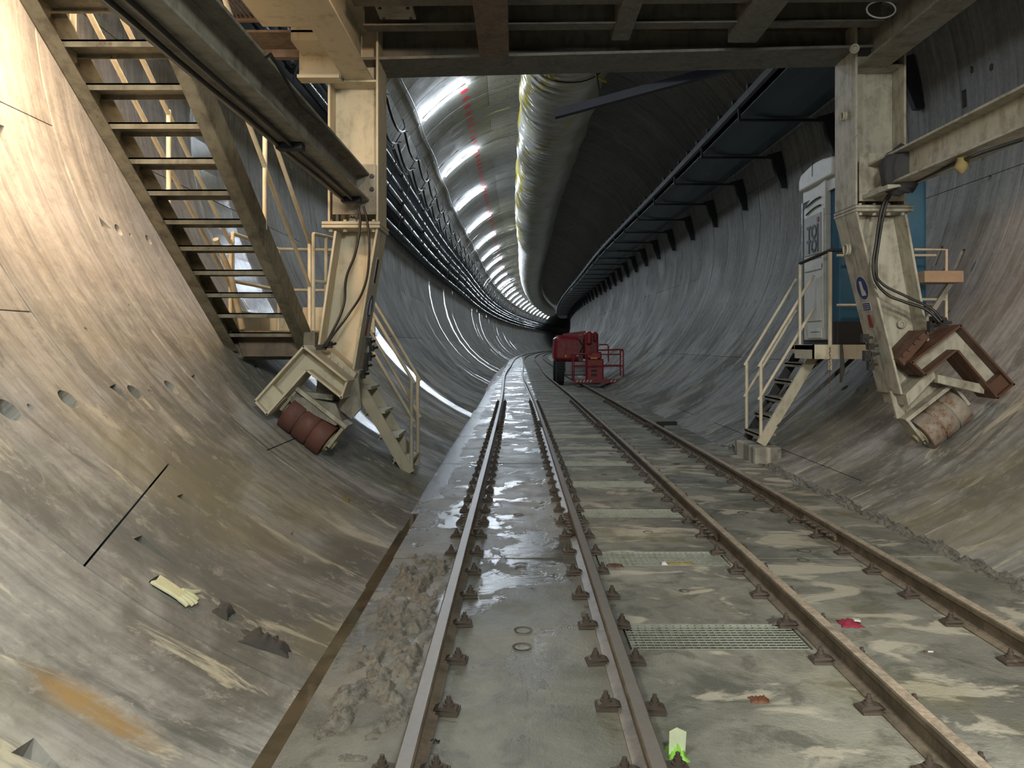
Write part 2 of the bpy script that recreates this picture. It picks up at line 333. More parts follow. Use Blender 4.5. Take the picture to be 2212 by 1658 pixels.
# ------------------------------------------------------------------ the lining
JOINT0 = .49
ringj = {}                                            # ring index -> joint angles at near and far edge
def ring_index(y): return int(math.floor((y-JOINT0)/1.5+1e-6))
rr = random.Random(3)
for k in range(-12, 176):
    o = rr.choice([0, 1]); base = 195.0 if o == 0 else 215.2
    js = [base+i*51.43 for i in range(7)]
    ringj[k] = [((j % 360), (j % 360)) for j in js]
ringj[3] = [(195.2, 195.2), (250, 250), (143, 143), (92, 92), (40, 40), (343.5, 343.5)]
ringj[2] = [(215, 215), (233.7, 229.6), (163, 163), (112, 112), (60, 60), (12, 12), (325, 325)]
ringj[1] = [(200, 200), (149, 149), (98, 98), (47, 47), (340, 340)]
ringj[4] = [(231.7, 231.7), (181, 181), (130, 130), (79, 79), (28, 28), (337, 337)]
def lining(name, a0, a1, k0, k1, solid, label=None):
    mb = MB()
    for k in range(k0, k1):
        y0, y1 = JOINT0+1.5*k, JOINT0+1.5*(k+1)
        js = []
        for n_, f_ in ringj[k]:
            for s_ in (-360, 0):
                if a0+.5 < n_+s_+(0) < a1-.5 and a0+.5 < f_+s_ < a1-.5: js.append((n_+s_, f_+s_))
        js.sort(); edges = [(a0, a0)]+js+[(a1, a1)]
        near = k < 12; step = 4.0 if near else 8.0
        rad = rr.uniform(-.003, .003)
        for i in range(len(edges)-1):
            (n0, f0), (n1, f1) = edges[i], edges[i+1]
            g0 = .06 if i > 0 else 0; g1 = .06 if i < len(edges)-2 else 0
            nd = max(1, int((n1-n0)/step)); gy = .0065 if near else (.016 if y0 < 70 else .006)
            rows_y = [y0+gy, (y0+y1)/2, y1-gy] if near else [y0+gy, y1-gy]
            ths = [0]+[j/nd for j in range(1, nd)]+[1]
            def P(t, y, off):
                w = (y-y0)/1.5; s0 = n0+(f0-n0)*w+g0; s1 = n1+(f1-n1)*w-g1
                return wall(s0+(s1-s0)*t, y, off+rad)
            ni, nj = len(rows_y), len(ths)
            inner = [P(t, y, 0) for y in rows_y for t in ths]
            fs = [(a*nj+b, (a+1)*nj+b, (a+1)*nj+b+1, a*nj+b+1) for a in range(ni-1) for b in range(nj-1)]
            if not solid:
                b = len(mb.v); mb.add(inner, fs, True)
                loop = [a*nj for a in range(ni)]+[(ni-1)*nj+c for c in range(1, nj)]+[a*nj+nj-1 for a in range(ni-2, -1, -1)]+[c for c in range(nj-2, 0, -1)]
                out = []
                for q in loop:
                    v = Vector(inner[q]); c = Vector((CX+pd(v.y), v.y, CZ)); out.append(v+(v-c).normalized()*.06)
                vv = [inner[q] for q in loop]+out; m = len(loop)
                mb.add(vv, [(e, (e+1) % m, m+(e+1) % m, m+e) for e in range(m)])
            else:
                outer = [P(t, y, -.2) for y in rows_y for t in ths]; o_ = ni*nj
                loop = [a*nj for a in range(ni)]+[(ni-1)*nj+c for c in range(1, nj)]+[a*nj+nj-1 for a in range(ni-2, -1, -1)]+[c for c in range(nj-2, 0, -1)]
                m = len(loop)
                F2 = [(a, b_, c_, d_) for a, b_, c_, d_ in fs]+[(o_+d_, o_+c_, o_+b_, o_+a) for a, b_, c_, d_ in fs]
                F2 += [(loop[(e+1) % m], loop[e], o_+loop[e], o_+loop[(e+1) % m]) for e in range(m)]
                mb.add(inner+outer, F2, False)
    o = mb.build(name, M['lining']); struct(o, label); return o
def fix_normals(me):
    import bmesh
    b = bmesh.new(); b.from_mesh(me); bmesh.ops.recalc_face_normals(b, faces=b.faces); b.to_mesh(me); b.free()
def cut(o, cutter):                                   # carve recesses out of a wall and drop the cutter
    c = cutter.build('recess_cutter', M['lining']); fix_normals(c.data); fix_normals(o.data)
    m = o.modifiers.new('b', 'BOOLEAN'); m.operation = 'DIFFERENCE'; m.object = c; m.solver = 'EXACT'
    dg = bpy.context.evaluated_depsgraph_get(); me = bpy.data.meshes.new_from_object(o.evaluated_get(dg))
    o.modifiers.clear()
    print('CUT', o.name, len(o.data.polygons), len(me.polygons))
    if len(me.polygons) > 50: o.data = me
    bpy.data.objects.remove(c)
def recess(mb, px, py, kind, sx, sy, rot=0, depth=.10):
    p = hit(px, py); n, a, t = frame_at(p)            # a along tunnel, t along the arc
    c_, s_ = math.cos(math.radians(rot)), math.sin(math.radians(rot)); u = a*c_+t*s_; v = t*c_-a*s_
    if kind == 'o': pr = [(sx*math.cos(2*math.pi*i/20), sy*math.sin(2*math.pi*i/20)) for i in range(20)]
    elif kind == 't': pr = [(-sx, -sy), (sx, 0), (-sx, sy)]
    else: pr = [(-sx, -sy), (sx, -sy), (sx, sy), (-sx, sy)]
    if kind == 't':                                    # bolt pocket: deep at the flat side, running out at the tip
        d = depth; vs = [p+u*x+v*y+n*.05 for x, y in pr]+[p+u*x+v*y-n*(d if i != 1 else .0) for i, (x, y) in enumerate(pr)]
    else:
        vs = [p+u*x+v*y+n*.05 for x, y in pr]+[p+u*x+v*y-n*depth for x, y in pr]
    k = len(pr); mb.add(vs, [tuple(range(k)), tuple(range(k, 2*k))[::-1]]+[((i+1) % k, i, k+i, k+(i+1) % k) for i in range(k)])
wl = lining('wall_left', 145, 250, 1, 7, True, 'curved segmental concrete tunnel wall on the left, lit warm')
wr = lining('wall_right', -70, 35, 3, 12, True, 'curved segmental concrete tunnel wall on the right')
cl = MB()
for a_ in ((18, 885, 'o', .075, .075), (66, 878, 'o', .022, .022), (148, 862, 'o', .072, .072), (293, 848, 'o', .07, .07), (325, 845, 'o', .02, .02),
           (370, 836, 'o', .068, .068), (255, 497, 'o', .055, .055), (281, 508, 'o', .02, .02), (320, 518, 'o', .05, .05), (187, 710, 'o', .016, .016), (280, 660, 'o', .014, .02),
           (265, 853, 't', .09, .055, 80), (228, 487, 't', .08, .05, 15), (435, 830, 't', .10, .05, 80), (10, 305, 't', .13, .06, 90),
           (95, 1640, 't', .08, .05, 95), (342, 1193, 't', .13, .042, 93), (425, 1098, 't', .13, .04, 93), (487, 1312, 't', .06, .045, 170), (648, 1160, 't', .06, .04, 85), (560, 800, 't', .07, .05, 90)):
    recess(cl, *a_)
cut(wl, cl)
cr = MB()
for a_ in ((1825, 838, 'o', .07, .05), (1853, 842, 'o', .02, .02), (1868, 846, 'o', .075, .06), (2027, 553, 'b', .05, .14), (2073, 560, 'b', .05, .14), (2084, 213, 'b', .06, .12),
           (2100, 150, 'o', .04, .05), (2142, 145, 'o', .05, .05), (2115, 340, 'o', .03, .03), (2138, 385, 'o', .04, .04), (2124, 340, 'o', .02, .05), (1595, 690, 'b', .03, .02)):
    recess(cr, *a_, depth=.05)
cut(wr, cr)
lining('wall_left', 145, 250, -10, 1, False); lining('wall_left', 145, 250, 7, 172, False, 'curved concrete tunnel wall running on behind the gantry on the left')
lining('wall_right', -70, 35, -10, 3, False); lining('wall_right', -70, 35, 12, 172, False, 'curved concrete tunnel wall running on behind the gantry on the right')
lining('ceiling', 35, 145, -10, 172, False, 'curved segmental concrete tunnel roof')

# ------------------------------------------------------------------ floor slabs, gutter, gratings
XA, XB, XC, XD = -.373, .465, 1.53, 2.42              # rail centre lines
GX0, GX1 = .56, 1.455; SJ = 4.12
fl = MB(); k = -8
def slab(x0, x1, y0, y1, top=0.0, bot=-.3):
    n = 1 if y1 < 25 else 1
    a, b = pd(y0), pd(y1)
    vs = [(x0+a, y0, bot), (x1+a, y0, bot), (x0+b, y1, bot), (x1+b, y1, bot), (x0+a, y0, top), (x1+a, y0, top), (x0+b, y1, top), (x1+b, y1, top)]
    fl.add(vs, [(0,2,3,1), (4,5,7,6), (0,1,5,4), (2,6,7,3), (0,4,6,2), (1,3,7,5)])
NG = 32
for k in range(-6, 165):
    y0, y1 = SJ+1.5*k, SJ+1.5*(k+1); g_ = .004 if y0 < 30 else 0
    dz = rr.uniform(-.004, .004) if k < 30 else 0
    xl = -.86 if y1 < 8 else -.99
    x_mid0, x_mid1 = GX0-.004, GX1+.004
    slab(xl+rr.uniform(-.012, .012)*(y1 < 8), x_mid0, y0+g_, y1-g_, dz)
    slab(x_mid0, x_mid1, y0+(.185 if -1 < k < NG else 0), y1-(.185 if -2 < k < NG-1 else 0), dz)
    slab(x_mid1, 3.0, y0+g_, y1-g_, dz)
    slab(2.55, 3.0, y0+g_, y1-g_, dz+.012, -.2)
fl.box(-1.3, 3.5, -5, 60, -.42, -.3)
fo = fl.build('floor', M['floor']); struct(fo, 'wet concrete slab floor that carries the rails')
# lifting-socket rings in the slabs
so = MB()
for px, py, r_ in ((1130, 1362, .05), (1128, 1398, .05), (1125, 1220, .045), (1120, 1112, .045), (1125, 1045, .045), (1135, 868, .05), (1400, 1150, .04), (1305, 1025, .04), (1477, 1277, .03),
                   (1462, 1002, .05), (1520, 1040, .05), (1737, 1190, .05), (1605, 1108, .05), (1480, 1277, .03), (1320, 980, .03), (1735, 1210, .04)):
    Z = F*HC/(py-VY); p = at(px, py, Z); p.z = .003
    for q in range(14):
        a0, a1 = 2*math.pi*q/14, 2*math.pi*(q+1)/14
        so.add([p+Vector((r_*math.cos(a0), r_*math.sin(a0), .004)), p+Vector((r_*math.cos(a1), r_*math.sin(a1), .004)), p+Vector((r_*.72*math.cos(a1), r_*.72*math.sin(a1), -.001)), p+Vector((r_*.72*math.cos(a0), r_*.72*math.sin(a0), -.001))], [(0, 1, 2, 3)])
so.build('lifting_socket', M['socket'], fo)
wt = MB(); rows = []
yy = 1.5
while yy < 7.75:
    w0 = math.sqrt((R+.03)**2-(CZ+.035)**2); rows.append((CX-w0-.06, -.84, yy)); yy += .25
for i in range(len(rows)-1):
    a, b = rows[i], rows[i+1]; wt.add([(a[0], a[2], -.007), (a[1], a[2], -.007), (b[1], b[2], -.007), (b[0], b[2], -.007)], [(0, 1, 2, 3)])
w_ = wt.build('gutter_water', M['water']); tag(w_, 'narrow gutter of brown muddy water along the foot of the left wall', 'water', kind='stuff')
pit = MB()
for k in range(0, NG): pit.box(GX0+pd(SJ+1.5*k), GX1+pd(SJ+1.5*k), SJ+1.5*k-.18, SJ+1.5*k+.18, -.24, -.14)  # dark blocks added so the pits look shaded through the mesh
struct(pit.build('trim_2', M['dark']), 'dark blocks painting in the shade of the pits under the floor gratings')
gb = MB(); gb.box(-1.2, -.84, 0, 8, -.3, -.12); struct(gb.build('trim_1', M['floor']), 'bed of the gutter')

def ordinal(n):
    s = 'first second third fourth fifth sixth seventh eighth ninth tenth eleventh twelfth thirteenth fourteenth fifteenth sixteenth seventeenth eighteenth nineteenth twentieth'.split()
    if n <= 20: return s[n-1]
    t = {2: 'twenty', 3: 'thirty', 4: 'forty'}[n//10]
    return t+'-'+s[n % 10-1] if n % 10 else {2: 'twentieth', 3: 'thirtieth', 4: 'fortieth'}[n//10]
def grating_mesh(full):
    mb = MB(); w = GX1-GX0-.02; d = .345
    if full:
        for i in range(24): x = -w/2+w*i/23; mb.box(x-.0018, x+.0018, -d/2, d/2, -.034, -.001)
        for j in range(11): y = -d/2+d*j/10; mb.box(-w/2, w/2, y-.0022, y+.0022, -.004 if 0 < j < 10 else -.034, .001)
    else:
        for i in range(16): x = -w/2+w*i/15; mb.box(x-.003, x+.003, -d/2, d/2, -.03, -.001)
        for j in range(6): y = -d/2+d*j/5; mb.box(-w/2, w/2, y-.004, y+.004, -.004 if 0 < j < 5 else -.03, .0)
    return mb
gfull = gfar = None
for k in range(0, NG):
    y = SJ+1.5*k
    if k < 8:
        if gfull is None: gfull = grating_mesh(True).build('floor_grating', M['galv']); o = gfull
        else: o = gfull.copy(); COL.objects.link(o)
    else:
        if gfar is None: gfar = grating_mesh(False).build('floor_grating', M['galv']); o = gfar
        else: o = gfar.copy(); COL.objects.link(o)
    o.location = ((GX0+GX1)/2+pd(y), y, .001)
    tag(o, 'galvanised mesh floor grating between the two tracks, '+ordinal(k+1)+' in view from the camera', 'grating', 'floor gratings between the tracks')

# ------------------------------------------------------------------ rails
RH = .12
railprof = [(-.055, 0), (.055, 0), (.055, .008), (.010, .022), (.009, .084), (.030, .092), (.030, .114), (.024, RH), (-.024, RH), (-.030, .114), (-.030, .092), (-.009, .084), (-.010, .022), (-.055, .008)]
def sweep_profile(mb, prof, ys, x, zoff=0, smooth=False):
    n = len(prof); vs = []; fs = []
    for y in ys:
        for a, b in prof: vs.append((x+a+pd(y), y, b+zoff))
    for i in range(len(ys)-1):
        for j in range(n): fs.append((i*n+j, i*n+(j+1) % n, (i+1)*n+(j+1) % n, (i+1)*n+j))
    fs.append(tuple(range(n))); fs.append(tuple(range((len(ys)-1)*n, len(ys)*n))[::-1])
    mb.add(vs, fs, smooth)
clip0 = None
def make_clip(parent):
    mb = MB()                                         # plate lies outwards (+x) from the rail foot
    mb.box(.048, .138, -.045, .045, .002, .013)
    mb.prism([(-.05, .018), (.035, .013), (.05, .013), (.045, .024), (.01, .032), (-.03, .028)], Vector((.085, -.027, 0)), Vector((.085, .027, 0)), Vector((1, 0, 0)), Vector((0, 0, 1)))
    c = mb.build('rail_clip', M['clip'], parent)
    b = MB(); b.cyl((.095, 0, .026), (.095, 0, .038), .023, 14); b.cyl((.095, 0, .036), (.095, 0, .054), .016, 6); b.cyl((.095, 0, .05), (.095, 0, .070), .009, 10)
    bo = b.build('bolt', M['clip'], parent); bo.parent = c; bo.matrix_parent_inverse = Matrix.Identity(4)
    return c
names = {'A': ('steel rail at the wet gutter side, leftmost of four, with a bright worn head', XA), 'B': ('second steel rail from the gutter, bright worn head, beside the gratings', XB),
         'C': ('third steel rail from the gutter, dull muddy head, on the far side of the gratings', XC), 'D': ('fourth steel rail from the gutter, rust brown, next to the plain slab edge', XD)}
for key in 'ABCD':
    lab, x = names[key]
    t = thing('rail', lab, 'rail', (x, 0, 0), 'rails of the two narrow-gauge tracks')
    mb = MB(); ys = [-1+1.0*i for i in range(62)]+[62+4*i for i in range(46)]
    sweep_profile(mb, railprof, ys, x); mb.build('rail_bar', M['rail'], t)
    for side in (1, -1):
        for i in range(40):
            y = 1.82+.49*i
            if key == 'D' and side == 1 and i > 24: continue
            if key == 'A' and side == -1 and 3.2 < y < 5.6: continue
            if clip0 is None: c = clip0 = make_clip(t); b = c.children[0]
            else:
                c = clip0.copy(); COL.objects.link(c); b = clip0.children[0].copy(); COL.objects.link(b); b.parent = c
            c.parent = t; c.matrix_parent_inverse = Matrix.Identity(4)
            c.location = (pd(y)+random.uniform(-.004, .004), y+random.uniform(-.02, .02), .002); c.rotation_euler = (0, 0, (0 if side == 1 else math.pi)+random.uniform(-.12, .12))
    for yj in ((6.35, 14.4) if key in 'CD' else (6.55, 14.8)):
        for s_ in (-1, 1):
            mb = MB(); xs = x+pd(yj)
            mb.prism([(s_*.011, .03), (s_*.034, .024), (s_*.036, .05), (s_*.022, .086), (s_*.011, .084)], (xs, yj-.33, 0), (xs, yj+.33, 0), Vector((1, 0, 0)), Vector((0, 0, 1)))
            f_ = mb.build('joint_bar', M['rail'], t)
            for q in range(6):
                yb = yj-.27+.108*q; mb = MB(); mb.cyl((xs+s_*.03, yb, .056), (xs+s_*.074, yb, .056), .009, 8); mb.cyl((xs+s_*.03, yb, .056), (xs+s_*.06, yb, .056), .016, 6)
                mb.build('joint_bolt', M['clip'], f_)

# mud between gutter and first rail
def mud_patch(x0, x1, y0, y1, amp, seed, nx=46, ny=150):
    from mathutils import noise as mn
    mb = MB(); vs = []
    for j in range(ny+1):
        for i in range(nx+1):
            x = x0+(x1-x0)*i/nx; y = y0+(y1-y0)*j/ny
            e = min(1, min(i, nx-i)/7)*min(1, min(j, ny-j)/10)
            h = mn.fractal(Vector((x*9, y*6, seed)), .9, 2.1, 5)*.6+.18; r = abs(mn.noise(Vector((x*24, y*15, seed+3))))
            z = amp*1.15*max(0, h)*e+amp*1.5*max(0, h)*r*e+amp*.5*max(0, h)*e*abs(mn.noise(Vector((x*60, y*38, seed))))-.004
            if i == nx or x > x1-.03: z = z*1
            vs.append((x, y, z))
    fs = [(j*(nx+1)+i, j*(nx+1)+i+1, (j+1)*(nx+1)+i+1, (j+1)*(nx+1)+i) for j in range(ny) for i in range(nx)]
    mb.add(vs, fs, True); return mb
o = mud_patch(-.80, -.43, 3.0, 5.8, .055, 2).build('mud', M['mud']); tag(o, 'lumpy wet grey mud heaped between the gutter and the first rail', 'mud', kind='stuff')
o = mud_patch(2.99, 3.17, 4.4, 12, .07, 9).build('mud', M['mud']); tag(o, 'dark dirt gathered along the far slab edge under the right wall', 'mud', kind='stuff')

X, Y, Zv = Vector((1, 0, 0)), Vector((0, 1, 0)), Vector((0, 0, 1))
def xz(px, py, Z): p = at(px, py, Z); return (p.x, p.z)
def plate(mb, pts, y0, y1):                           # outline in the x-z plane given real thickness along the tunnel
    return mb.prism(pts, (0, y0, 0), (0, y1, 0), X, Zv)

# ------------------------------------------------------------------ gantry
G_ = thing('gantry', 'large cream steel portal gantry standing on rollers over the tracks', 'gantry', (1.0, 7.6, 0))
LZ0, LZ1, RZ0, RZ1 = 7.40, 7.87, 7.55, 8.04
LXO, LXI, RXI, RXO = -1.75, -1.283, 3.19, 3.67
def column(xo, xi, y0, y1, zb, zt, mat, zplates):
    ym = (y0+y1)/2; t = .022; mb = MB(); s_ = 1 if xi > xo else -1
    for x in (xo, xi-s_*t if s_ > 0 else xi): pass
    lo, hi = min(xo, xi), max(xo, xi)
    mb.box(lo, lo+t, y0, y1, zb, zt); mb.box(hi-t, hi, y0, y1, zb, zt); mb.box(lo+t, hi-t, ym-.008, ym+.008, zb, zt)
    for z in zplates: mb.box(lo+t, hi-t, y0+.01, ym-.008, z, z+.02)
    c = mb.build('column', mat, G_); bevel(c, .003, 1); return c
cL = column(LXO, LXI, LZ0, LZ1, 2.64, 4.62, M['cream'], (3.93,)); cL['label'] = 'cream column at the staircase, lit warm'
cR = column(RXO, RXI, RZ0, RZ1, 2.82, 4.68, M['creamworn'], (4.13,)); cR['label'] = 'worn cream column by the blue toilet'
# bolted joint plates
for (xo, xi, y0, y1, z, mt) in ((LXO-.05, LXI+.02, LZ0-.03, LZ1+.02, 2.575, M['cream']), (RXO+.06, RXI-.005, RZ0-.02, RZ1+.02, 2.755, M['creamworn'])):
    mb = MB(); lo, hi = min(xo, xi), max(xo, xi); mb.box(lo, hi, y0, y1, z, z+.028); mb.box(lo, hi, y0, y1, z+.032, z+.06)
    p = mb.build('joint_plate', mt, G_); bevel(p, .004, 1)
    for i in range(4):
        x = lo+.07+(hi-lo-.14)*i/3; b = MB(); b.cyl((x, y0+.07, z-.03), (x, y0+.07, z+.001), .022, 6); b.cyl((x, y0+.07, z+.059), (x, y0+.07, z+.085), .018, 6); b.cyl((x, y0+.07, z-.02), (x, y0+.07, z+.07), .010, 6)
        b.build('bolt', mt, p)
# splayed lower legs: two flanges and a web following the outline in the photo
def leg(outer, inner, y0, y1, mat, lab):
    t = .022; mb = MB(); ym = (y0+y1)/2
    def strip(a, b, nx):
        d = Vector((b[0]-a[0], 0, b[1]-a[1])).normalized(); n = Vector((d.z, 0, -d.x))*nx
        plate(mb, [a, b, (b[0]+n.x*t, b[1]+n.z*t), (a[0]+n.x*t, a[1]+n.z*t)], y0, y1)
    sg = 1 if inner[0][0] > outer[0][0] else -1
    strip(outer[0], outer[1], -sg); strip(inner[0], inner[1], sg)
    plate(mb, [outer[0], inner[0], inner[1], outer[1]], ym-.009, ym+.009)
    o = mb.build('lower_leg', mat, G_); bevel(o, .003, 1); o['label'] = lab; return o
La, Lb = xz(722, 498, LZ0), xz(678, 800, LZ0); Lc, Ld = (LXI, 2.575), xz(764, 806, LZ0)
leg((La, Lb), (Lc, Ld), LZ0, LZ1, M['cream'], 'splayed lower leg on the staircase side')
Ra, Rb = xz(1960, 462, RZ0), xz(2020, 800, RZ0); Rc, Rd = (RXI+.0, 2.755), xz(1946, 852, RZ0)
leg((Ra, Rb), (Rc, Rd), RZ0, RZ1, M['creamworn'], 'splayed lower leg on the toilet side')
# overhead frame
Ct = .45
mb = MB(); mb.prism([(-.25, 0), (.27, 0), (.27, .025), (.02, .025), (.02, Ct-.02), (.27, Ct-.02), (.27, Ct), (-.25, Ct), (-.25, Ct-.02), (0, Ct-.02), (0, .025), (-.25, .025)], Vector((LXI-.47, 7.66, 4.125)), Vector((RXO, 7.8, 4.31)), Y, Zv)
cb = mb.build('cross_beam', M['frame'], G_); cb['label'] = 'grimy cross beam between the two columns'
def lbeam(name, x0, x1, zb, h, y0, y1, mat, lab=None, closed=False):
    mb = MB(); xc = (x0+x1)/2
    if closed: mb.box(x0, x1, y0, y1, zb, zb+h)
    else: mb.hbeam((xc, y0, zb+h/2), (xc, y1, zb+h/2), x1-x0, h, .022, .016)
    o = mb.build(name, mat, G_); bevel(o, .003, 1)
    if lab: o['label'] = lab
    return o
sbL = lbeam('side_beam', -1.613, -1.362, 2.82, .26, .8, LZ0+.25, M['creamdark'], 'lower side beam above the staircase')
sbR = lbeam('side_beam', 3.30, 3.545, 2.92, .28, .8, RZ0+.25, M['creamworn'], 'rust streaked lower side beam on the toilet side')
lbeam('top_beam', -1.60, -1.34, 3.95, .5, .8, LZ0+.1, M['cream'], 'top beam on the staircase side')
lbeam('top_beam', 3.22, 3.51, 4.127, .4, .8, RZ0+.05, M['creamdark'], 'top beam on the toilet side')
lbeam('deck_beam', -.345, -.075, 4.15, .4, .8, 7.42, M['deckbrown'], closed=True)
lbeam('deck_beam', .86, 1.02, 4.27, .28, .8, 7.3, M['frame'], closed=True)
lbeam('deck_beam', 1.92, 2.18, 4.25, .3, .8, 7.3, M['frame'], closed=True)
for y in (7.05, 6.52, 5.2, 3.6, 2.0):
    mb = MB(); mb.hbeam((-1.34, y, 4.40), (3.2, y, 4.44), .14, .24, .014, .01); mb.build('deck_joist', M['deck'], G_)
for i, (a, b) in enumerate(((.8, 2.4), (2.41, 4.0), (4.01, 5.6), (5.61, 6.5), (6.51, 7.0), (7.01, 7.95))):
    mb = MB(); xs = (-1.35, -.2, .5, 1.4, 2.3, 3.3)
    for j in range(5): mb.box(xs[j]+.004, xs[j+1]-.004, a+.006, b-.006, 4.53+.01*((i+j) % 2), 4.58)
    mb.build('deck_plate', M['deckbrown'] if i % 2 else M['deck'], G_)
mb = MB(); mb.box(-1.42, 3.35, .8, 8.0, 4.6, 4.66); mb.build('deck_floor', M['deck'], G_)
# bolted pad under the deck
mb = MB(); mb.box(-1.18, -.87, 6.62, 6.9, 4.30, 4.33); mb.box(-1.16, -.9, 6.6, 6.92, 4.33, 4.5); pdp = mb.build('mounting_pad', M['creamdark'], G_)
for x in (-1.14, -.91):
    for y in (6.66, 6.86): b = MB(); b.cyl((x, y, 4.288), (x, y, 4.30), .014, 8); b.build('bolt', M['dark'], pdp)
# brackets and walkway panels on the staircase side above
mb = MB(); mb.box(-1.95, -1.6, 5.7, 6.25, 4.02, 4.3); mb.box(-2.0, -1.6, 5.65, 6.3, 4.0, 4.02); mb.build('deck_bracket', M['cream'], G_)
mb = MB(); mb.box(-1.95, -1.6, 6.9, 7.35, 4.12, 4.3); mb.box(-1.98, -1.6, 7.28, 7.36, 3.92, 4.3); mb.box(-1.98, -1.6, 7.2, 7.36, 3.9, 3.93); mb.build('deck_bracket', M['cream'], G_)
mb = MB()
for i in range(15): mb.box(-2.42+.037*i, -2.405+.037*i, 6.35, 6.85, 4.28, 4.31)
mb.box(-2.45, -1.87, 6.34, 6.37, 4.26, 4.32); mb.box(-2.45, -1.87, 6.83, 6.87, 4.26, 4.32); mb.build('walkway_grating', M['deckbrown'], G_)
mb = MB(); mb.box(-2.75, -1.65, 4.2, 6.32, 4.30, 4.34)
for i in range(28): mb.box(-2.74+.039*i, -2.73+.039*i, 4.2, 6.3, 4.285, 4.30)
mb.box(-2.6, -1.6, 7.3, 7.38, 4.12, 4.2); mb.box(-2.6, -1.6, 6.9, 7.3, 4.19, 4.21); mb.build('walkway_panel', M['deckbrown'], G_)
# lifting lugs and hooks
def lug(c, nrm, r=.035, mat=None):
    c = Vector(c); n = Vector(nrm).normalized(); u = n.cross(Zv).normalized() if abs(n.z) < .9 else X.copy(); v = n.cross(u)
    pts = [c+n*.03+u*(r*math.cos(a))+v*(r*math.sin(a)) for a in [2*math.pi*i/14 for i in range(15)]]
    mb = MB(); mb.tube(pts, .011, 6, False); mb.cyl(c, c+n*.02, r*1.2, 10); return mb.build('lifting_lug', mat or M['creamworn'], G_)
lug((-1.45, 5.15, 3.945), (0, 0, -1), .05); lug((RXI, 7.78, 3.72), (-1, 0, 0), .04); lug((3.13, 7.45, 4.25), (0, -1, -.3), .035)
# end plates where the side beams meet the columns
mb = MB(); mb.box(-1.70, -1.30, LZ0-.025, LZ0, 2.70, 3.16); ep = mb.build('end_plate', M['creamdark'], G_)
for z in (3.05, 2.93):
    b = MB(); b.cyl((-1.335, LZ0-.05, z), (-1.335, LZ0-.025, z), .02, 6); b.build('bolt', M['dark'], ep)
mb = MB(); mb.box(3.22, 3.64, RZ0-.02, RZ0, 2.85, 3.3); plate(mb, [(3.24, 2.9), (3.45, 2.9), (3.24, 2.86)], 7.0, 7.5); mb.build('end_plate', M['creamworn'], G_)
# cable clamps and conduits under the left side beam
for y in (5.25, 7.18):
    mb = MB(); mb.box(-1.57, -1.40, y-.045, y+.045, 2.775, 2.815); mb.build('cable_clamp', M['tray'], sbL)
for x in (-1.55, -1.47):
    mb = MB(); mb.tube([(x, .9+.45*i, 2.80+.004*math.sin(i*1.7)) for i in range(15)], .013, 8); mb.build('conduit', M['hose'], sbL)
mb = MB(); mb.tube([(-1.33, 4.2, 3.0), (-1.325, 4.3, 3.06), (-1.33, 4.45, 3.05), (-1.33, 4.9, 2.97), (-1.33, 5.4, 3.0)], .01, 6); mb.build('loose_wire', M['hose'], sbL)
# hoses hanging from the side beams to the wheel sets
def hose(name, pts, r, parent, mat='hose'):
    from mathutils import geometry as ge
    P = [Vector(p) for p in pts]; out = []
    for i in range(len(P)-1):
        a, b = P[i], P[i+1]; t0 = (P[i+1]-P[i-1])*.5 if i else (b-a)*.5; t1 = (P[i+2]-P[i])*.5 if i+2 < len(P) else (b-a)*.5
        out += ge.interpolate_bezier(a, a+t0/3*1.2, b-t1/3*1.2, b, 8)[:-1]
    out.append(P[-1]); mb = MB(); mb.tube(out, r, 8); return mb.build(name, M[mat], parent)
hose('hose', [at(772, 445, 7.2), at(778, 480, 7.2), at(768, 545, 7.2), at(748, 600, 7.2), at(742, 660, 7.2), at(715, 722, 7.1), at(700, 745, 7.05)], .012, G_)
hose('hose', [at(785, 445, 7.2), at(795, 490, 7.2), at(797, 560, 7.2), at(785, 625, 7.2), at(752, 680, 7.2), at(718, 725, 7.1), at(704, 748, 7.05)], .011, G_)
hose('hose', [at(1920, 420, 7.3), at(1905, 450, 7.35), at(1893, 520, 7.35), at(1887, 590, 7.35), at(1912, 632, 7.35), at(1955, 652, 7.3), at(2000, 668, 7.25), at(2030, 695, 7.2)], .014, G_)
hose('hose', [at(1925, 418, 7.3), at(1912, 450, 7.35), at(1899, 520, 7.35), at(1893, 580, 7.35), at(1905, 612, 7.35), at(1958, 640, 7.3), at(2010, 665, 7.25), at(2035, 692, 7.2)], .012, G_)
hose('hose', [at(2212, 300, 5.2), at(2100, 338, 5.9), at(2010, 378, 6.7), at(1950, 405, 7.2), at(1920, 420, 7.3)], .014, G_)
# L shaped outriggers, cut to the outline in the photo, with flanges
def outrigger(outl, y0, y1, mat, edgemat, lab, stop=None):
    t = .02; ym = (y0+y1)/2; mb = MB(); mb.m = 0; plate(mb, outl, ym-.01, ym+.01)
    n = len(outl); cx = sum(p[0] for p in outl)/n; cz = sum(p[1] for p in outl)/n
    ar = sum(outl[i][0]*outl[(i+1) % n][1]-outl[(i+1) % n][0]*outl[i][1] for i in range(n)); sg = 1 if ar > 0 else -1
    mb.m = 1
    for i in range(n):
        a, b = outl[i], outl[(i+1) % n]; d = Vector((b[0]-a[0], 0, b[1]-a[1]))
        if d.length < .02: continue
        d.normalize(); nn = Vector((-d.z, 0, d.x))*sg
        plate(mb, [a, b, (b[0]+nn.x*t, b[1]+nn.z*t), (a[0]+nn.x*t, a[1]+nn.z*t)], y0, y1)
    o = mb.build('outrigger', [mat, edgemat], G_); bevel(o, .003, 1); o['label'] = lab; return o
OL0, OL1 = 6.98, 7.3
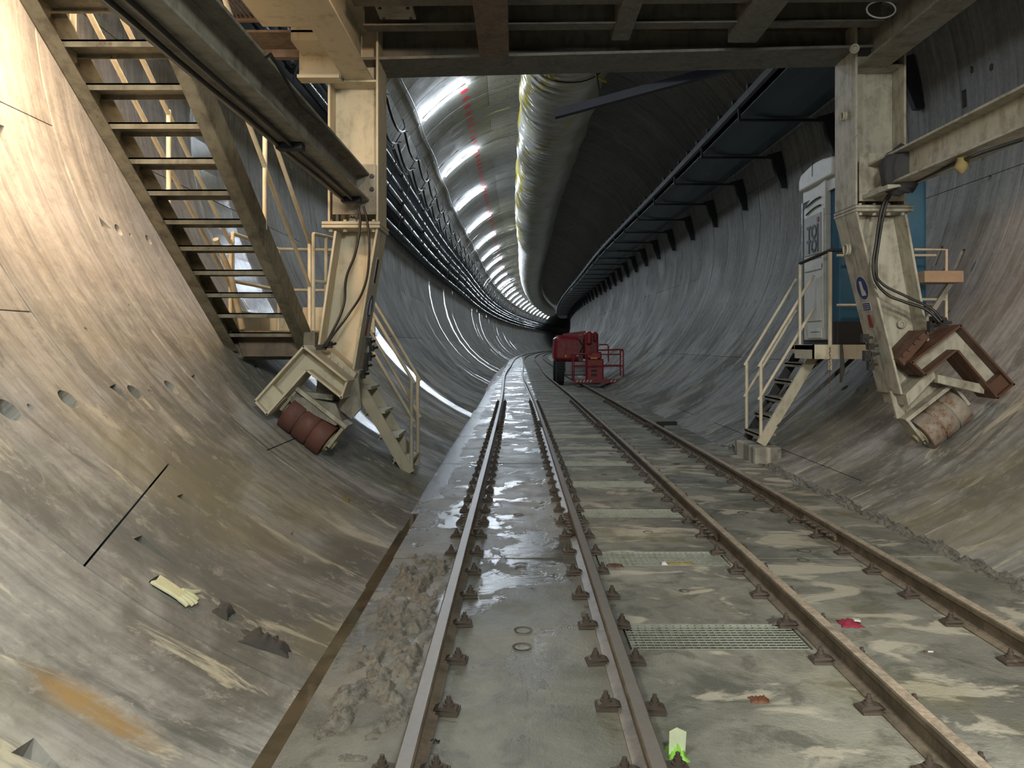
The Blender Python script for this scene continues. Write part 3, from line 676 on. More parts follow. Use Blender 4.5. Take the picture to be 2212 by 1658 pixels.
ol = [xz(655, 745, OL0), xz(752, 822, OL0), xz(738, 862, OL0), xz(662, 802, OL0), xz(576, 898, OL0), xz(547, 866, OL0)]
outrigger(ol, OL0, OL1, M['cream'], M['cream'], 'cream L-shaped outrigger over the red roller')
OR0, OR1 = 7.35, 7.68
orr = [xz(2076, 700, OR0), xz(2194, 830, OR0), xz(2156, 862, OR0), xz(2068, 758, OR0), xz(2000, 812, OR0), xz(1968, 782, OR0)]
outrigger(orr, OR0, OR1, M['creamworn'], M['rust'], 'rusted L-shaped outrigger over the grey roller')
mb = MB(); a_, b_, c_, d_ = xz(2194, 830, OR0), xz(2156, 862, OR0), xz(2136, 838, OR0), xz(2172, 806, OR0); plate(mb, [a_, b_, c_, d_], OR0+.05, OR0+.14); mb.build('outrigger_tip', M['rust'], G_)
mb = MB(); a_, b_, c_, d_ = xz(547, 866, OL0), xz(576, 898, OL0), xz(612, 860, OL0), xz(580, 828, OL0); plate(mb, [a_, b_, c_, d_], OL0+.06, OL0+.15)
mb.build('outrigger_tip', M['cream'], G_)
# foot plates joining leg, outrigger and roller carriage
def foot(quad, y0, y1, mat, lab, bolts):
    mb = MB(); plate(mb, quad, y0, y1); o = mb.build('foot_plate', mat, G_); bevel(o, .004, 1); o['label'] = lab
    for p in bolts:
        b = MB(); q = at(p[0], p[1], y0); b.cyl(q, q-Y*.025, .016, 8); b.build('bolt', mat, o)
foot([xz(700, 745, 7.34), xz(770, 806, 7.34), xz(758, 828, 7.34), xz(684, 768, 7.34)], 7.34, 7.9, M['cream'], 'bolted foot plate on the staircase side', [(712, 770), (727, 783), (740, 794), (752, 805)])
foot([xz(1935, 775, 7.5), xz(1995, 712, 7.5), xz(2002, 728, 7.5), xz(1948, 790, 7.5)], 7.45, 8.0, M['rust'], 'rusty bolted foot plate on the toilet side', [(1950, 768), (1962, 755), (1975, 741), (1985, 730)])
# gussets and bearing cheeks
mb = MB(); plate(mb, [xz(752, 822, 7.3), xz(775, 815, 7.3), xz(782, 880, 7.3), xz(760, 905, 7.3), xz(728, 880, 7.3)], 7.28, 7.33)
plate(mb, [xz(700, 770, 7.6), xz(785, 800, 7.6), xz(775, 880, 7.6), xz(740, 905, 7.6), xz(690, 870, 7.6)], 7.42, 7.46)
plate(mb, [xz(640, 850, 7.4), xz(735, 868, 7.4), xz(750, 905, 7.4), xz(735, 915, 7.4), xz(640, 866, 7.4)], 7.2, 7.6)
o = mb.build('roller_carriage', M['creamdark'], G_); bevel(o, .004, 1); o['label'] = 'cream carriage plates holding the red roller'  # darker cream than the leg, standing in for the shadow here
mb = MB(); plate(mb, [xz(1946, 850, 7.6), xz(2002, 795, 7.6), xz(2012, 812, 7.6), xz(1952, 875, 7.6)], 7.5, 8.0)
plate(mb, [xz(1925, 845, 7.7), xz(1985, 835, 7.7), xz(2040, 820, 7.7), xz(2060, 850, 7.7), xz(1985, 895, 7.7), xz(1940, 905, 7.7)], 7.72, 7.76)
plate(mb, [xz(2020, 808, 7.5), xz(2120, 830, 7.5), xz(2120, 850, 7.5), xz(2020, 826, 7.5)], 7.45, 7.52)
o = mb.build('roller_carriage', M['creamworn'], G_); bevel(o, .004, 1); o['label'] = 'rusty carriage plates holding the grey roller'
mb = MB(); plate(mb, [xz(600, 838, 7.25), xz(720, 852, 7.25), xz(720, 864, 7.25), xz(600, 850, 7.25)], 7.22, 7.3); mb.build('tie_bar', M['creamdark'], G_)
def roller(px, py, Z, half, r, mat, lab):
    c = at(px, py, Z); n, a, t = frame_at(c)
    d = (Vector((c.x-CX, 0, c.z-CZ))).length; c = c+n*(d-(R-r-.004))         # rest it exactly on the lining
    if t.z > 0: t = -t
    mb = MB(); seg = 2*half/3
    for i in range(3):
        a0 = -half+seg*i+.006; mb.tube([c+t*a0, c+t*(a0+.008), c+t*(a0+seg-.02), c+t*(a0+seg-.012)], [r-.008, r, r, r-.008], 36)
    mb.cyl(c-t*(half-.01), c+t*(half-.01), r-.016, 28)
    o = mb.build('roller', mat, G_); o['label'] = lab
    h = MB(); h.cyl(c+t*half, c+t*(half+.02), r*.62, 20); h.cyl(c+t*(half+.02), c+t*(half+.07), r*.26, 12)
    for q in range(6):
        an = q*math.pi/3; w = (a*math.cos(an)+n*math.sin(an))*(r*.45); h.cyl(c+t*(half+.02)+w, c+t*(half+.035)+w, .014, 6)
    h.cyl(c-t*(half+.06), c-t*half, r*.4, 14); h.build('hub', M['brass'], o)
    ck = MB()
    for s_ in (-1, 1):
        q = c+t*(s_*(half+.035)); ck.obox(q+n*(r*.62), a, n, t, .10, r*.75, .014)
    ck.obox(c+n*(r*1.36), a, n, t, .13, .018, half+.06); ck.build('bearing_cheek', M['creamworn'], o)
    return c
cLr = roller(664, 922, 7.3, .235, .165, M['roller'], 'red-brown grooved steel roller resting on the wall')
cRr = roller(2022, 896, 7.72, .24, .175, M['rollergrey'], 'grey and rust grooved steel roller resting on the wall')
# valve clusters and signs on the legs
def cluster(pts, Z, name='valve_block'):
    mb = MB(); r0 = random.Random(5)
    for px, py, w, h in pts:
        p = at(px, py, Z); mb.obox(p, X, Y, Zv, w, .03, h); mb.cyl(p+Vector((w, 0, 0)), p+Vector((w+.04, -.02, .01)), .012, 8)
    for i in range(len(pts)-1): mb.tube([at(pts[i][0], pts[i][1], Z-.03), at(pts[i+1][0], pts[i+1][1], Z-.03)], .009, 6)
    return mb.build(name, M['dark'], G_)
cluster([(797, 738, .022, .04), (803, 752, .02, .03), (795, 770, .03, .04), (790, 790, .02, .05), (784, 808, .02, .04)], 7.6)
cluster([(1868, 730, .03, .04), (1880, 748, .03, .03), (1872, 768, .03, .05), (1880, 788, .025, .05), (1885, 765, .02, .02)], 7.7)
cluster([(2022, 690, .05, .03), (2035, 698, .04, .03), (2010, 705, .02, .05)], 7.35, 'grease_nipple_block')
cluster([(694, 750, .04, .025), (712, 744, .02, .03)], 7.15, 'grease_nipple_block')
def rflange(py, Z):                                   # x of the inner face of the right lower leg at a height
    z = at(0, py, RZ0).z; f = (z-Rd[1])/(Rc[1]-Rd[1]); return Rd[0]+(Rc[0]-Rd[0])*f, z
def decal(sid, z, yc, pts_yz, off, mat, name, lab=None):
    a, b = (Rd, Rc) if sid == 'R' else (Ld, Lc); dv = Vector((b[0]-a[0], 0, b[1]-a[1])).normalized()
    n = Vector((-dv.z, 0, dv.x)) if sid == 'R' else Vector((dv.z, 0, -dv.x))
    f = (z-a[1])/(b[1]-a[1]); c = Vector((a[0]+(b[0]-a[0])*f, yc, z))
    mb = MB(); k = len(pts_yz); sgn = 1 if sid == 'R' else -1
    vs = [c+Y*(p*-1 if sid == 'R' else p)+dv*q+n*(off) for p, q in pts_yz]+[c+Y*(p*-1 if sid == 'R' else p)+dv*q+n*(off+.002) for p, q in pts_yz]
    mb.add(vs, [tuple(range(k)), tuple(range(k, 2*k))[::-1]]+[(i, (i+1) % k, k+(i+1) % k, k+i) for i in range(k)])
    o = mb.build(name, M[mat], G_)
    if lab: o['label'] = lab
circ = lambda r, n=28, e=1: [(r*math.cos(2*math.pi*i/n), e*r*math.sin(2*math.pi*i/n)) for i in range(n)]
boot = [(-.035, .07), (.012, .07), (.02, -.005), (.055, -.045), (.055, -.075), (-.035, -.075)]
for sid, yc, zs in (('R', 7.80, (2.05, 1.87, 1.74)), ('L', 7.64, (1.86, 1.74, 1.66))):
    decal(sid, zs[0], yc, circ(.125), .001, 'signwhite', 'round_sign', 'round blue safety sign with a white boot')
    decal(sid, zs[0], yc, circ(.115), .0035, 'signblue', 'round_sign_field'); decal(sid, zs[0], yc, boot, .006, 'signwhite', 'boot_symbol')
    decal(sid, zs[1], yc, [(-.085, -.045), (.085, -.045), (.085, .045), (-.085, .045)], .001, 'signwhite', 'text_label')
    decal(sid, zs[1], yc, [(-.075, -.036), (.075, -.036), (.075, .036), (-.075, .036)], .0035, 'signblue', 'text_label_field')
    for q in (-.02, 0, .02): decal(sid, zs[1], yc, [(-.06, q-.004), (.06, q-.004), (.06, q+.004), (-.06, q+.004)], .006, 'grey', 'text_line')
    decal(sid, zs[2], yc, [(-.03, .05), (.03, .05), (.045, -.07), (-.045, -.07)], .004, 'inkred', 'red_tag')
decal('L', 2.2, 7.64, [(-.06, -.13), (.06, -.13), (.06, .13), (-.06, .13)], .001, 'signwhite', 'green_label'); decal('L', 2.2, 7.64, [(-.045, -.115), (.045, -.115), (.045, .115), (-.045, .115)], .0035, 'tray', 'green_label_field')
# curved stub near the clamp
lug(at(1945, 700, 7.76), (0, -1, 0), .03); lug((RXI+.02, 7.75, 2.42), (-1, 0, 0), .05)
mb = MB(); q0, q1 = Vector((.40, 8.6, HC+2.47)), Vector((3.2, 8.2, 4.62))
mb.bar(q0, q1, .09, .085, (0, 0, 1)); o = mb.build('hanging_bar', M['tray'], G_); o['label'] = 'dark square bar sloping out from under the deck'
mb = MB(); mb.bar((2.0, 8.45, 4.38), (2.02, 8.45, 4.62), .04, .04); mb.bar((3.0, 8.2, 4.5), (3.0, 8.0, 4.62), .04, .04); mb.bar((.75, 8.1, 4.62), (.9, 8.6, 4.11), .012, .012); mb.build('bar_hanger', M['tray'], G_)

# ------------------------------------------------------------------ the big staircase
ST = thing('staircase', 'steep grimy steel staircase climbing from the low platform over the camera side', 'stairs', (-2.45, 7.9, 1.5))
y_b, z_b, run, rise = 7.86, 1.62, .283, .175
def st(i): return y_b-run*i, z_b+rise*i
sl = rise/run
d_ = Vector((0, -run, rise)).normalized(); nrm = Vector((0, rise, run)).normalized()
for x, s_, lab in ((-2.865, 1, 'wall side stringer'), (-2.06, -1, 'inner stringer')):
    mb = MB(); p0 = Vector((x, y_b+.12, z_b-.10)); p1 = p0+d_*6.4
    mb.prism([(-.004, -.10), (.004, -.10), (.004, .10), (-.004, .10)], p0, p1, X, nrm)
    for q in (-.10, .092): mb.prism([(0, q), (s_*.10, q), (s_*.10, q+.008), (0, q+.008)], p0, p1, X, nrm)
    o = mb.build('stringer', M['stairsteel'], ST); o['label'] = lab
for i in range(0, 16):
    y, z = st(i); mb = MB(); mb.box(-2.86, -2.065, y-.12, y+.11, z-.012, z); mb.box(-2.86, -2.065, y-.12, y-.112, z-.045, z); mb.box(-2.86, -2.065, y+.10, y+.108, z-.04, z)
    for s_, x in ((1, -2.86), (-1, -2.065)): mb.add([(x, y-.11, z-.012), (x, y+.1, z-.012), (x, y+.1, z-.16), (x+s_*.05, y-.11, z-.012), (x+s_*.05, y+.1, z-.012)], [(0, 1, 2), (0, 3, 4, 1), (3, 2, 4), (0, 2, 3)])
    mb.build('tread', M['stairsteel'], ST)
for x, lab in ((-2.86, 'wall side handrail'), (-2.07, 'inner handrail')):
    y, z = y_b+.15, z_b-.05
    for h in (.93, .50):
        mb = MB(); mb.tube([(x, y, z+h), (x, y-6*run*3, z+h+6*rise*3)], .019, 10); o = mb.build('handrail', M['white2'], ST); o['label'] = lab
    for i in (0, 5, 10, 14):
        yy, zz = st(i); mb = MB(); mb.tube([(x, yy+.13, zz-.05), (x, yy+.13, zz+.93)], .02, 10); mb.build('rail_post', M['white2'], ST)
mb = MB(); mb.box(-2.06, -1.95, 7.72, 7.86, 1.48, 1.62); mb.build('end_bracket', M['stairsteel'], ST)

# low platform behind the staircase
PL = thing('platform', 'low cream railed platform behind the staircase leg', 'platform', (-2.5, 8.8, 1.5))
mb = MB(); mb.box(-2.93, -1.70, 8.02, 9.6, 1.60, 1.64); mb.box(-2.90, -2.05, 8.0, 8.03, 1.35, 1.62); mb.build('deck', M['stairsteel'], PL)
mb = MB(); mb.prism([(-2.72, 1.39), (-1.85, 1.39), (-1.80, 1.62), (-2.80, 1.62)], (0, 7.95, 0), (0, 7.99, 0), X, Zv); mb.box(-2.72, -1.85, 7.85, 7.98, 1.385, 1.395); mb.build('front_girder', M['deckbrown'], PL)
mb = MB(); mb.box(-2.98, -1.7, 9.56, 9.6, 1.64, 1.86); mb.box(-2.30, -1.7, 8.6, 8.63, 1.64, 1.90); mb.box(-2.98, -2.95, 8.3, 9.6, 1.64, 1.86); mb.build('toe_board', M['cream'], PL)
def rails(parent, pts, zb, hs, r=.019, mat='white2'):
    for h in hs: mb = MB(); mb.tube([(x, y, zb+h) for x, y in pts], r, 10); mb.build('guard_rail', M[mat], parent)
    for x, y in pts: mb = MB(); mb.tube([(x, y, zb), (x, y, zb+max(hs))], r, 10); mb.build('rail_post', M[mat], parent)
rails(PL, [(-2.86, 8.05), (-2.80, 9.4), (-2.1, 9.5)], 1.64, (.50, .98)); rails(PL, [(-2.06, 8.1), (-1.98, 8.3), (-1.84, 9.0)], 1.64, (.50, .98))
mb = MB(); mb.tube([(-2.1, 9.5, 2.55), (-1.84, 9.0, 2.55)], .019, 8); mb.build('guard_rail', M['white2'], PL)
mb = MB(); mb.bar((-2.0, 8.7, 1.62), (-1.75, 8.7, 2.02-1.0), .05, .05); mb.bar((-2.0, 9.4, 1.62), (-2.05, 9.4, .98), .06, .06); mb.build('support_strut', M['creamdark'], PL)
mb = MB(); mb.tube([(-2.75, 8.02, 1.66), (-2.83, 7.9, 2.2), (-2.86, 7.6, 2.5)], .03, 8); mb.build('brace', M['cream'], PL)

# access stairs at floor level
def access(name, lab, foot, top, y0, y1, n, mats, rail_h, railmat, postx, side):
    t = thing(name, lab, 'stairs', (foot[0], y0, foot[1]), 'access stairs up to the platforms')
    f, tp = Vector((foot[0], 0, foot[1])), Vector((top[0], 0, top[1])); d = (tp-f).normalized()
    for y, mt in ((y0, mats[0]), (y1, mats[1])):
        mb = MB(); u = Vector((-d.z, 0, d.x)); p0 = f+Y*y; p1 = tp+Y*y
        mb.prism([(-.06, -.022), (.06, -.022), (.06, .022), (-.06, .022)], p0, p1, u, Y); mb.build('stringer', mt, t)
    for i in range(n):
        p = f+(tp-f)*((i+.55)/n); mb = MB(); mb.box(p.x-.10, p.x+.12, y0, y1, p.z-.02, p.z+.012); mb.box(p.x-.10, p.x-.09, y0, y1, p.z-.05, p.z); mb.build('tread', mats[2], t)
    for y in (y0, y1):
        px = foot[0]+postx*side; h = rail_h; sl_ = d.z/abs(d.x)
        mb = MB(); mb.tube([(px, y, foot[1]+.05), (px, y, foot[1]+h)], .022, 10); mb.build('rail_post', railmat, t)
        for hh in (h, h-.42):
            e = Vector((tp.x, y, foot[1]+hh+(abs(tp.x-px))*sl_)); s0 = Vector((px-side*.03, y, foot[1]+hh-.04))
            mb = MB(); mb.tube([s0, e], .019, 10); mb.build('handrail', railmat, t)
    return t
access('access_stairs', 'short cream access stairs with pipe handrails behind the red roller', (-1.17, .10), (-1.78, 1.15), 8.72, 9.28, 4, (M['cream'], M['cream'], M['cream']), 1.02, M['cream'], -.02, -1)
access('access_stairs', 'short access stairs with thin rails under the toilet platform', (3.09, .24), (3.76, 1.36), 10.15, 10.78, 5, (M['cream'], M['black'], M['creamdark']), 1.02, M['white2'], -.0, 1)
mb = MB(); mb.box(2.96, 3.30, 9.98, 10.92, .0, .22); pb = bevel(mb.build('concrete_pad', M['floor']), .02); tag(pb, 'small rough concrete pad under the toilet access stairs', 'concrete pad')

# ------------------------------------------------------------------ toilet platform and toilet
PR = thing('toilet_platform', 'cream steel platform carrying the blue and white toilet', 'platform', (4.2, 10.1, 1.4))
mb = MB(); mb.box(3.50, 4.98, 9.5, 10.12, 1.44, 1.495); mb.box(3.74, 4.98, 10.12, 10.95, 1.44, 1.495); mb.build('deck', M['creamdark'], PR)
mb = MB(); mb.box(3.50, 4.98, 9.48, 9.5, 1.33, 1.50); mb.box(3.50, 3.52, 9.48, 10.1, 1.33, 1.50); mb.box(3.74, 3.76, 10.1, 10.95, 1.33, 1.5); mb.box(4.2, 4.98, 9.44, 9.48, 1.47, 1.51); mb.build('fascia', M['cream'], PR)
for a, b in (((4.15, 9.9, 1.33), (3.30, 10.13, .46)), ((3.95, 10.35, 1.33), (3.25, 10.6, .62))):
    mb = MB(); mb.bar(a, b, .045, .045); mb.build('support_strut', M['dark'], PR)
mb = MB(); mb.bar((4.3, 9.6, 1.32), (4.95, 9.6, 1.15), .08, .1); mb.build('support_strut', M['dark'], PR)
def post(x, y, z0, z1, r=.018, mat='white2', nm='rail_post'): mb = MB(); mb.tube([(x, y, z0), (x, y, z1)], r, 10); return mb.build(nm, M[mat], PR)
post(3.56, 10.08, 1.5, 2.52); post(3.72, 9.52, 1.2, 2.6, .024)
mb = MB(); mb.tube([(3.56, 10.08, 2.52), (3.72, 9.52, 2.62), (4.0, 9.5, 2.62)], .02, 10); mb.build('guard_rail', M['dark'], PR)
mb = MB(); mb.tube([(3.80, 9.52, 2.56), (4.98, 9.52, 2.56)], .016, 8); mb.build('guard_rail', M['white2'], PR)
mb = MB(); mb.tube([(3.80, 9.52, 1.97), (4.98, 9.52, 1.97)], .016, 8); mb.build('guard_rail', M['white2'], PR)
# railing and timber step showing on the wall side of the leg
mb = MB(); mb.tube([(4.56, 9.2, 2.59), (4.93, 9.2, 2.59), (4.93, 9.2, 1.55)], .018, 10); mb.build('guard_rail', M['white2'], PR)
mb = MB(); mb.tube([(4.62, 9.2, 2.02), (4.93, 9.2, 2.02)], .016, 8); mb.build('guard_rail', M['white2'], PR)
mb = MB(); mb.box(4.58, 5.02, 9.0, 9.3, 2.20, 2.33); o = bevel(mb.build('timber_step', M['wood'], PR), .006)
mb = MB(); mb.bar((4.95, 9.15, 2.2), (4.6, 9.2, 1.62), .05, .05); mb.build('step_brace', M['creamdark'], PR)
mb = MB()
for j in range(22): z = 1.47-j*.04; mb.tube([(3.70+.01*(j % 2), 9.47, z), (3.70-.01*(j % 2), 9.47, z-.034)], .005, 5)
mb.build('hanging_chain', M['rust'], PR)
mb = MB(); mb.tube([(3.83, 9.46, 1.5), (3.84, 9.45, 1.2), (3.82, 9.46, 1.05)], [.015, .03, .012], 8); mb.build('hanging_rag', M['rag'], PR)

T = thing('portable_toilet', 'blue and white portable toilet behind the gantry leg', 'toilet', (4.42, 10.25, 1.5))
tx0, tx1, ty0, ty1, tz = 3.87, 4.97, 9.7, 10.78, 1.5
def rbox(mb, x0, x1, y0, y1, z0, z1, r=.05, n=4):
    cs = [(x1-r, y1-r, 0), (x0+r, y1-r, 90), (x0+r, y0+r, 180), (x1-r, y0+r, 270)]
    pr = [(cx+r*math.cos(math.radians(a+90*i/n)), cy+r*math.sin(math.radians(a+90*i/n))) for cx, cy, a in cs for i in range(n+1)]
    return mb.prism(pr, (0, 0, z0), (0, 0, z1), X, Y)
mb = MB(); rbox(mb, tx0+.02, tx1, ty0, ty1, tz+.28, tz+2.0); mb.build('body', M['blue'], T)
mb = MB(); rbox(mb, tx0-.02, tx1+.02, ty0-.03, ty1+.03, tz, tz+.28, .04); mb.build('base', M['black'], T)
# front corner trim on the tunnel-facing door side
mb = MB()
for i in range(6): mb.box(tx0+.28+i*.0, tx0+.36, ty0-.03, ty0, tz+.2, tz+.5)
mb.build('corner_trim', M['white'], T)
mb = MB(); nr = 10                                    # domed roof, falling away from the middle of the door side
prof = [(ty0-.04, 0), (ty0-.04, .17), (ty0, .23), (ty0+.3, .27), (ty0+.6, .28), (ty1-.3, .26), (ty1-.04, .22), (ty1+.04, .14), (ty1+.04, 0)]
mb.prism(prof, (tx0-.07, 0, tz+2.05), (tx1+.04, 0, tz+2.05), Y, Zv); o = bevel(mb.build('roof', M['white'], T), .03, 3)
mb = MB(); mb.box(tx0-.075, tx0+.3, 10.30, 10.312, tz+2.16, tz+2.34); mb.build('roof_groove', M['dark'], T)
mb = MB(); mb.box(tx0-.02, tx0+.0, ty0, ty1, tz+1.9, tz+2.06); mb.build('lintel_panel', M['white'], T)
txd = tx0-.04
D_ = MB(); D_.box(txd-.015, txd+.06, ty0+.22, ty1-.13, tz+.06, tz+1.62)
pr = [(ty0+.22, 0), (ty1-.13, 0), (ty1-.13, .16), (ty0+.62, .33), (ty0+.42, .40), (ty0+.22, .42)]
D_.prism(pr, (txd-.015, 0, tz+1.62), (txd+.06, 0, tz+1.62), Y, Zv); door = bevel(D_.build('door', M['white'], T), .008)
mb = MB()
for z0, z1 in ((.95, 1.02), (1.10, 1.13)): mb.box(txd-.03, txd-.015, ty0+.26, ty1-.18, tz+z0, tz+z1)
mb.box(txd-.03, txd-.015, ty0+.32, ty1-.2, tz+.3, tz+.86); mb.box(txd-.03, txd-.015, ty0+.24, ty0+.30, tz+.2, tz+1.7)
mb.box(txd-.03, txd-.015, ty0+.3, ty1-.3, tz+.08, tz+.2); bevel(mb.build('door_relief', M['white'], door), .006)
mb = MB()
for j in range(2):
    zc = tz+1.80-.10*j; ps = [(txd-.028, ty0+.34+.5*i/8, zc+.055*math.sin(math.pi*(1-i/8)*.6)) for i in range(9)]; mb.tube(ps, .009, 6)
for i in range(6): mb.box(txd-.033, txd-.03, ty0+.38+.05*i, ty0+.41+.05*i, tz+.155, tz+.165)
mb.build('vent_slots', M['ink'], door)
mb = MB(); mb.box(txd-.027, txd-.015, ty0+.33, ty1-.17, tz+1.16, tz+1.66); sp = mb.build('sign_plate', M['grey'], door)
# lettering
def text(body, size, loc, rot, mat, parent, name, bold=.0, ext=.003, sx=1):
    cu = bpy.data.curves.new('t', 'FONT'); cu.body = body; cu.size = size; cu.extrude = ext; cu.offset = bold; cu.align_x = 'CENTER'
    o = bpy.data.objects.new('t', cu); COL.objects.link(o); dg = bpy.context.evaluated_depsgraph_get(); dg.update()
    me = bpy.data.meshes.new_from_object(o.evaluated_get(dg)); bpy.data.objects.remove(o)
    mt = Matrix.Translation(Vector(loc)) @ rot @ Matrix.Diagonal((sx, 1, 1, 1)); me.transform(mt); me.materials.clear(); me.materials.append(M[mat])
    o = bpy.data.objects.new(name, me); COL.objects.link(o)
    o.parent = parent; o.matrix_parent_inverse = Matrix.Identity(4)
    return o
# text facing -x: its own x axis runs towards -y
rotm = Matrix(((0, 0, -1, 0), (-1, 0, 0, 0), (0, 1, 0, 0), (0, 0, 0, 1)))
text('TOI', .235, (txd-.030, ty0+.60, tz+1.365), rotm, 'ink', sp, 'lettering', .006, .003, 1.0)
text('TOI', .235, (txd-.030, ty0+.60, tz+1.185), rotm, 'ink', sp, 'lettering', .006, .003, 1.0)
mb = MB(); mb.cyl((txd-.036, ty0+.415, tz+1.585), (txd-.03, ty0+.415, tz+1.585), .032, 14); mb.build('red_dot', M['inkred'], sp)
mb = MB(); mb.box(tx0-.04, tx0+.05, ty1-.03, ty1-.0, tz+.3, tz+1.9); mb.build('door_post', M['chrome'], T)

# ------------------------------------------------------------------ services along the left wall
def angle_of(ratio, off=0):                           # wall position seen at a given height/side ratio (left side)
    a = 1+ratio*ratio; b = 2*CX-2*ratio*(CZ-HC); c = CX*CX+(CZ-HC)**2-(R-off)**2
    s = (-b+math.sqrt(b*b-4*a*c))/(2*a); return math.degrees(math.atan2(ratio*s+HC-CZ, -s-CX)) % 360
ys_far = [8.5+1.5*i for i in range(40)]+[70+4*i for i in range(45)]
for i, (rt, r_, off) in enumerate(((1.49, .05, .30), (1.35, .05, .30), (1.24, .075, .30), (1.11, .075, .30), (.97, .045, .28))):
    th = angle_of(rt, off); t = thing('service_pipe', 'long steel service pipe on the left wall, '+('topmost' if i == 0 else ordinal(i+1)+' from the top')+' of five', 'pipe', wall(th, 8.5, off), 'service pipes along the wall')
    mb = MB(); mb.tube([wall(th, y, off) for y in ys_far], r_, 12); mb.build('pipe_run', M['pipe'], t)
    for q in range(24):
        y = 11+6*q+i*.7; mb = MB(); mb.cyl(wall(th, y-.08, off), wall(th, y+.08, off), r_*1.35, 12); mb.build('coupling', M['dark'], t)
pn = thing('pipe_rack', 'dark backing rack behind the service pipes on the left wall', 'rack', wall(185, 8.5, .1))
mb = MB(); n = 8; aa, ab = angle_of(1.62, .1), angle_of(.90, .1); vs = []
for y in ys_far:
    for j in range(n+1): vs.append(wall(aa+(ab-aa)*j/n, y, .10+.02*(j % 2)))
    for j in range(n, -1, -1): vs.append(wall(aa+(ab-aa)*j/n, y, .05))
m_ = 2*(n+1); mb.add(vs, [(i*m_+j, i*m_+(j+1) % m_, (i+1)*m_+(j+1) % m_, (i+1)*m_+j) for i in range(len(ys_far)-1) for j in range(m_)]+[tuple(range(m_))])
mb.build('backing_panel', M['tray'], pn)
for q in range(50):
    y = 9.3+3*q; mb = MB(); mb.tube([wall(angle_of(1.6, .1), y, .1), wall(angle_of(1.55, .38), y, .38), wall(angle_of(1.2, .40), y, .40), wall(angle_of(.95, .38), y, .38), wall(angle_of(.92, .05), y, .05)], .02, 5); mb.build('pipe_hanger', M['bracket'], pn)
hook_y = [8.7+3.15*i for i in range(1, 42)]
for i, (rt, r_) in enumerate(((1.92, .032), (1.71, .032), (1.615, .022))):
    th = angle_of(rt, .22); pts = []
    for k in range(len(hook_y)-1):
        for j in range(6):
            f = j/6; sag = (.30 if i < 2 else .22)*4*f*(1-f); y = hook_y[k]+3.15*f; p = wall(th, y, .22); p.z -= sag; p.x += -.02*sag
            q = Vector((p.x-CX-pd(y), 0, p.z-CZ)); 
            if q.length > R-.05: q = q.normalized()*(R-.05); p = Vector((CX+pd(y)+q.x, y, CZ+q.z))
            pts.append(p)
    mb = MB(); mb.tube(pts, r_, 7); o = mb.build('power_cable', M['black']); tag(o, 'black cable hung in loops on hooks above the pipes, '+('highest', 'middle', 'lowest')[i]+' of three', 'cable', 'looped cables along the wall')
hk = None
for k, y in enumerate(hook_y[:40]):
    mb = MB(); A = [wall(angle_of(r, .22), y, .17) for r in (1.98, 1.92, 1.71, 1.60)]
    mb.tube([wall(angle_of(2.0, 0), y, -.0), A[0], A[1], A[2], A[3], wall(angle_of(1.55, 0), y, 0)], .018, 6)
    mb.tube([A[1], wall(angle_of(1.97, .3), y, .30)], .014, 5); mb.tube([A[2], wall(angle_of(1.77, .3), y, .30)], .014, 5)
    o = mb.build('cable_hook', M['bracket']); tag(o, 'dark cable hook bracket on the left wall, '+ordinal(k+1)+' beyond the gantry', 'bracket', 'cable hook brackets')
th = angle_of(2.33, .04); mb = MB(); mb.tube([wall(th+.35*math.sin(y*1.1), y, .04) for y in [8.6+.75*i for i in range(90)]+[77+3*i for i in range(30)]], .014, 6)
tag(mb.build('lamp_cable', M['white']), 'thin pale cable joining the lower ends of the tube lights', 'cable')
# tube lights
tube0 = None
for k in range(-2, 24):
    y = 22.8+7.6*k
    a0, a1 = angle_of(2.46, .06), angle_of(5.3, .06); n = 6
    arc = [a0+(a1-a0)*i/n for i in range(n+1)]
    lb = ('hidden behind the gantry deck, number '+('one' if k == -2 else 'two')) if k < 0 else ordinal(k+1)+' beyond the gantry'
    t = thing('tube_light', 'bright white tube light across the tunnel roof, '+lb, 'tube light', wall(a0, y, .06), 'tube lights on the roof')
    mb = MB(); mb.tube([wall(a, y, .03) for a in arc], .028, 6); mb.build('housing', M['batten'], t)
    mb = MB(); mb.tube([wall(a, y, .085) for a in arc], .026, 8); mb.build('tube', M['tubelight'], t)
# duct
mb = MB(); cxd, czd, rd = 1.16, 8.27, 1.03; vs = []; fs = []; ysd = []; y = 8.0
while y < 50: ysd.append(y); y += .045+.0022*(y-8)
while y < 165: ysd.append(y); y += 1.2
nn = 56; rdm = random.Random(8)
from mathutils import noise as mnz
for j, y in enumerate(ysd):
    wr_ = .022*(1 if y < 50 else 0)
    for i in range(nn):
        a = 2*math.pi*i/nn
        side = max(0, math.cos(a-math.radians(232)))**2
        w = mnz.noise(Vector((y*2.6+math.cos(a)*2.2, math.sin(a)*1.1, 3)))*.7+math.sin(y*2*math.pi/.21+a*3.5+2*mnz.noise(Vector((y*.8, a, 1))))*.75
        bulge = .02*math.sin(y*2*math.pi/3.0+1)+.012*math.sin(y*2*math.pi/1.5)
        seam = -.05*math.exp(-((y-17.6)/.12)**2)
        r_ = rd+wr_*w*(.25+side*1.6)+bulge+seam
        vs.append((cxd+pd(y)+r_*math.cos(a), y, czd+r_*math.sin(a)-.02))
for j in range(len(ysd)-1):
    for i in range(nn): fs.append((j*nn+i, j*nn+(i+1) % nn, (j+1)*nn+(i+1) % nn, (j+1)*nn+i))
mb.add(vs, fs, True)
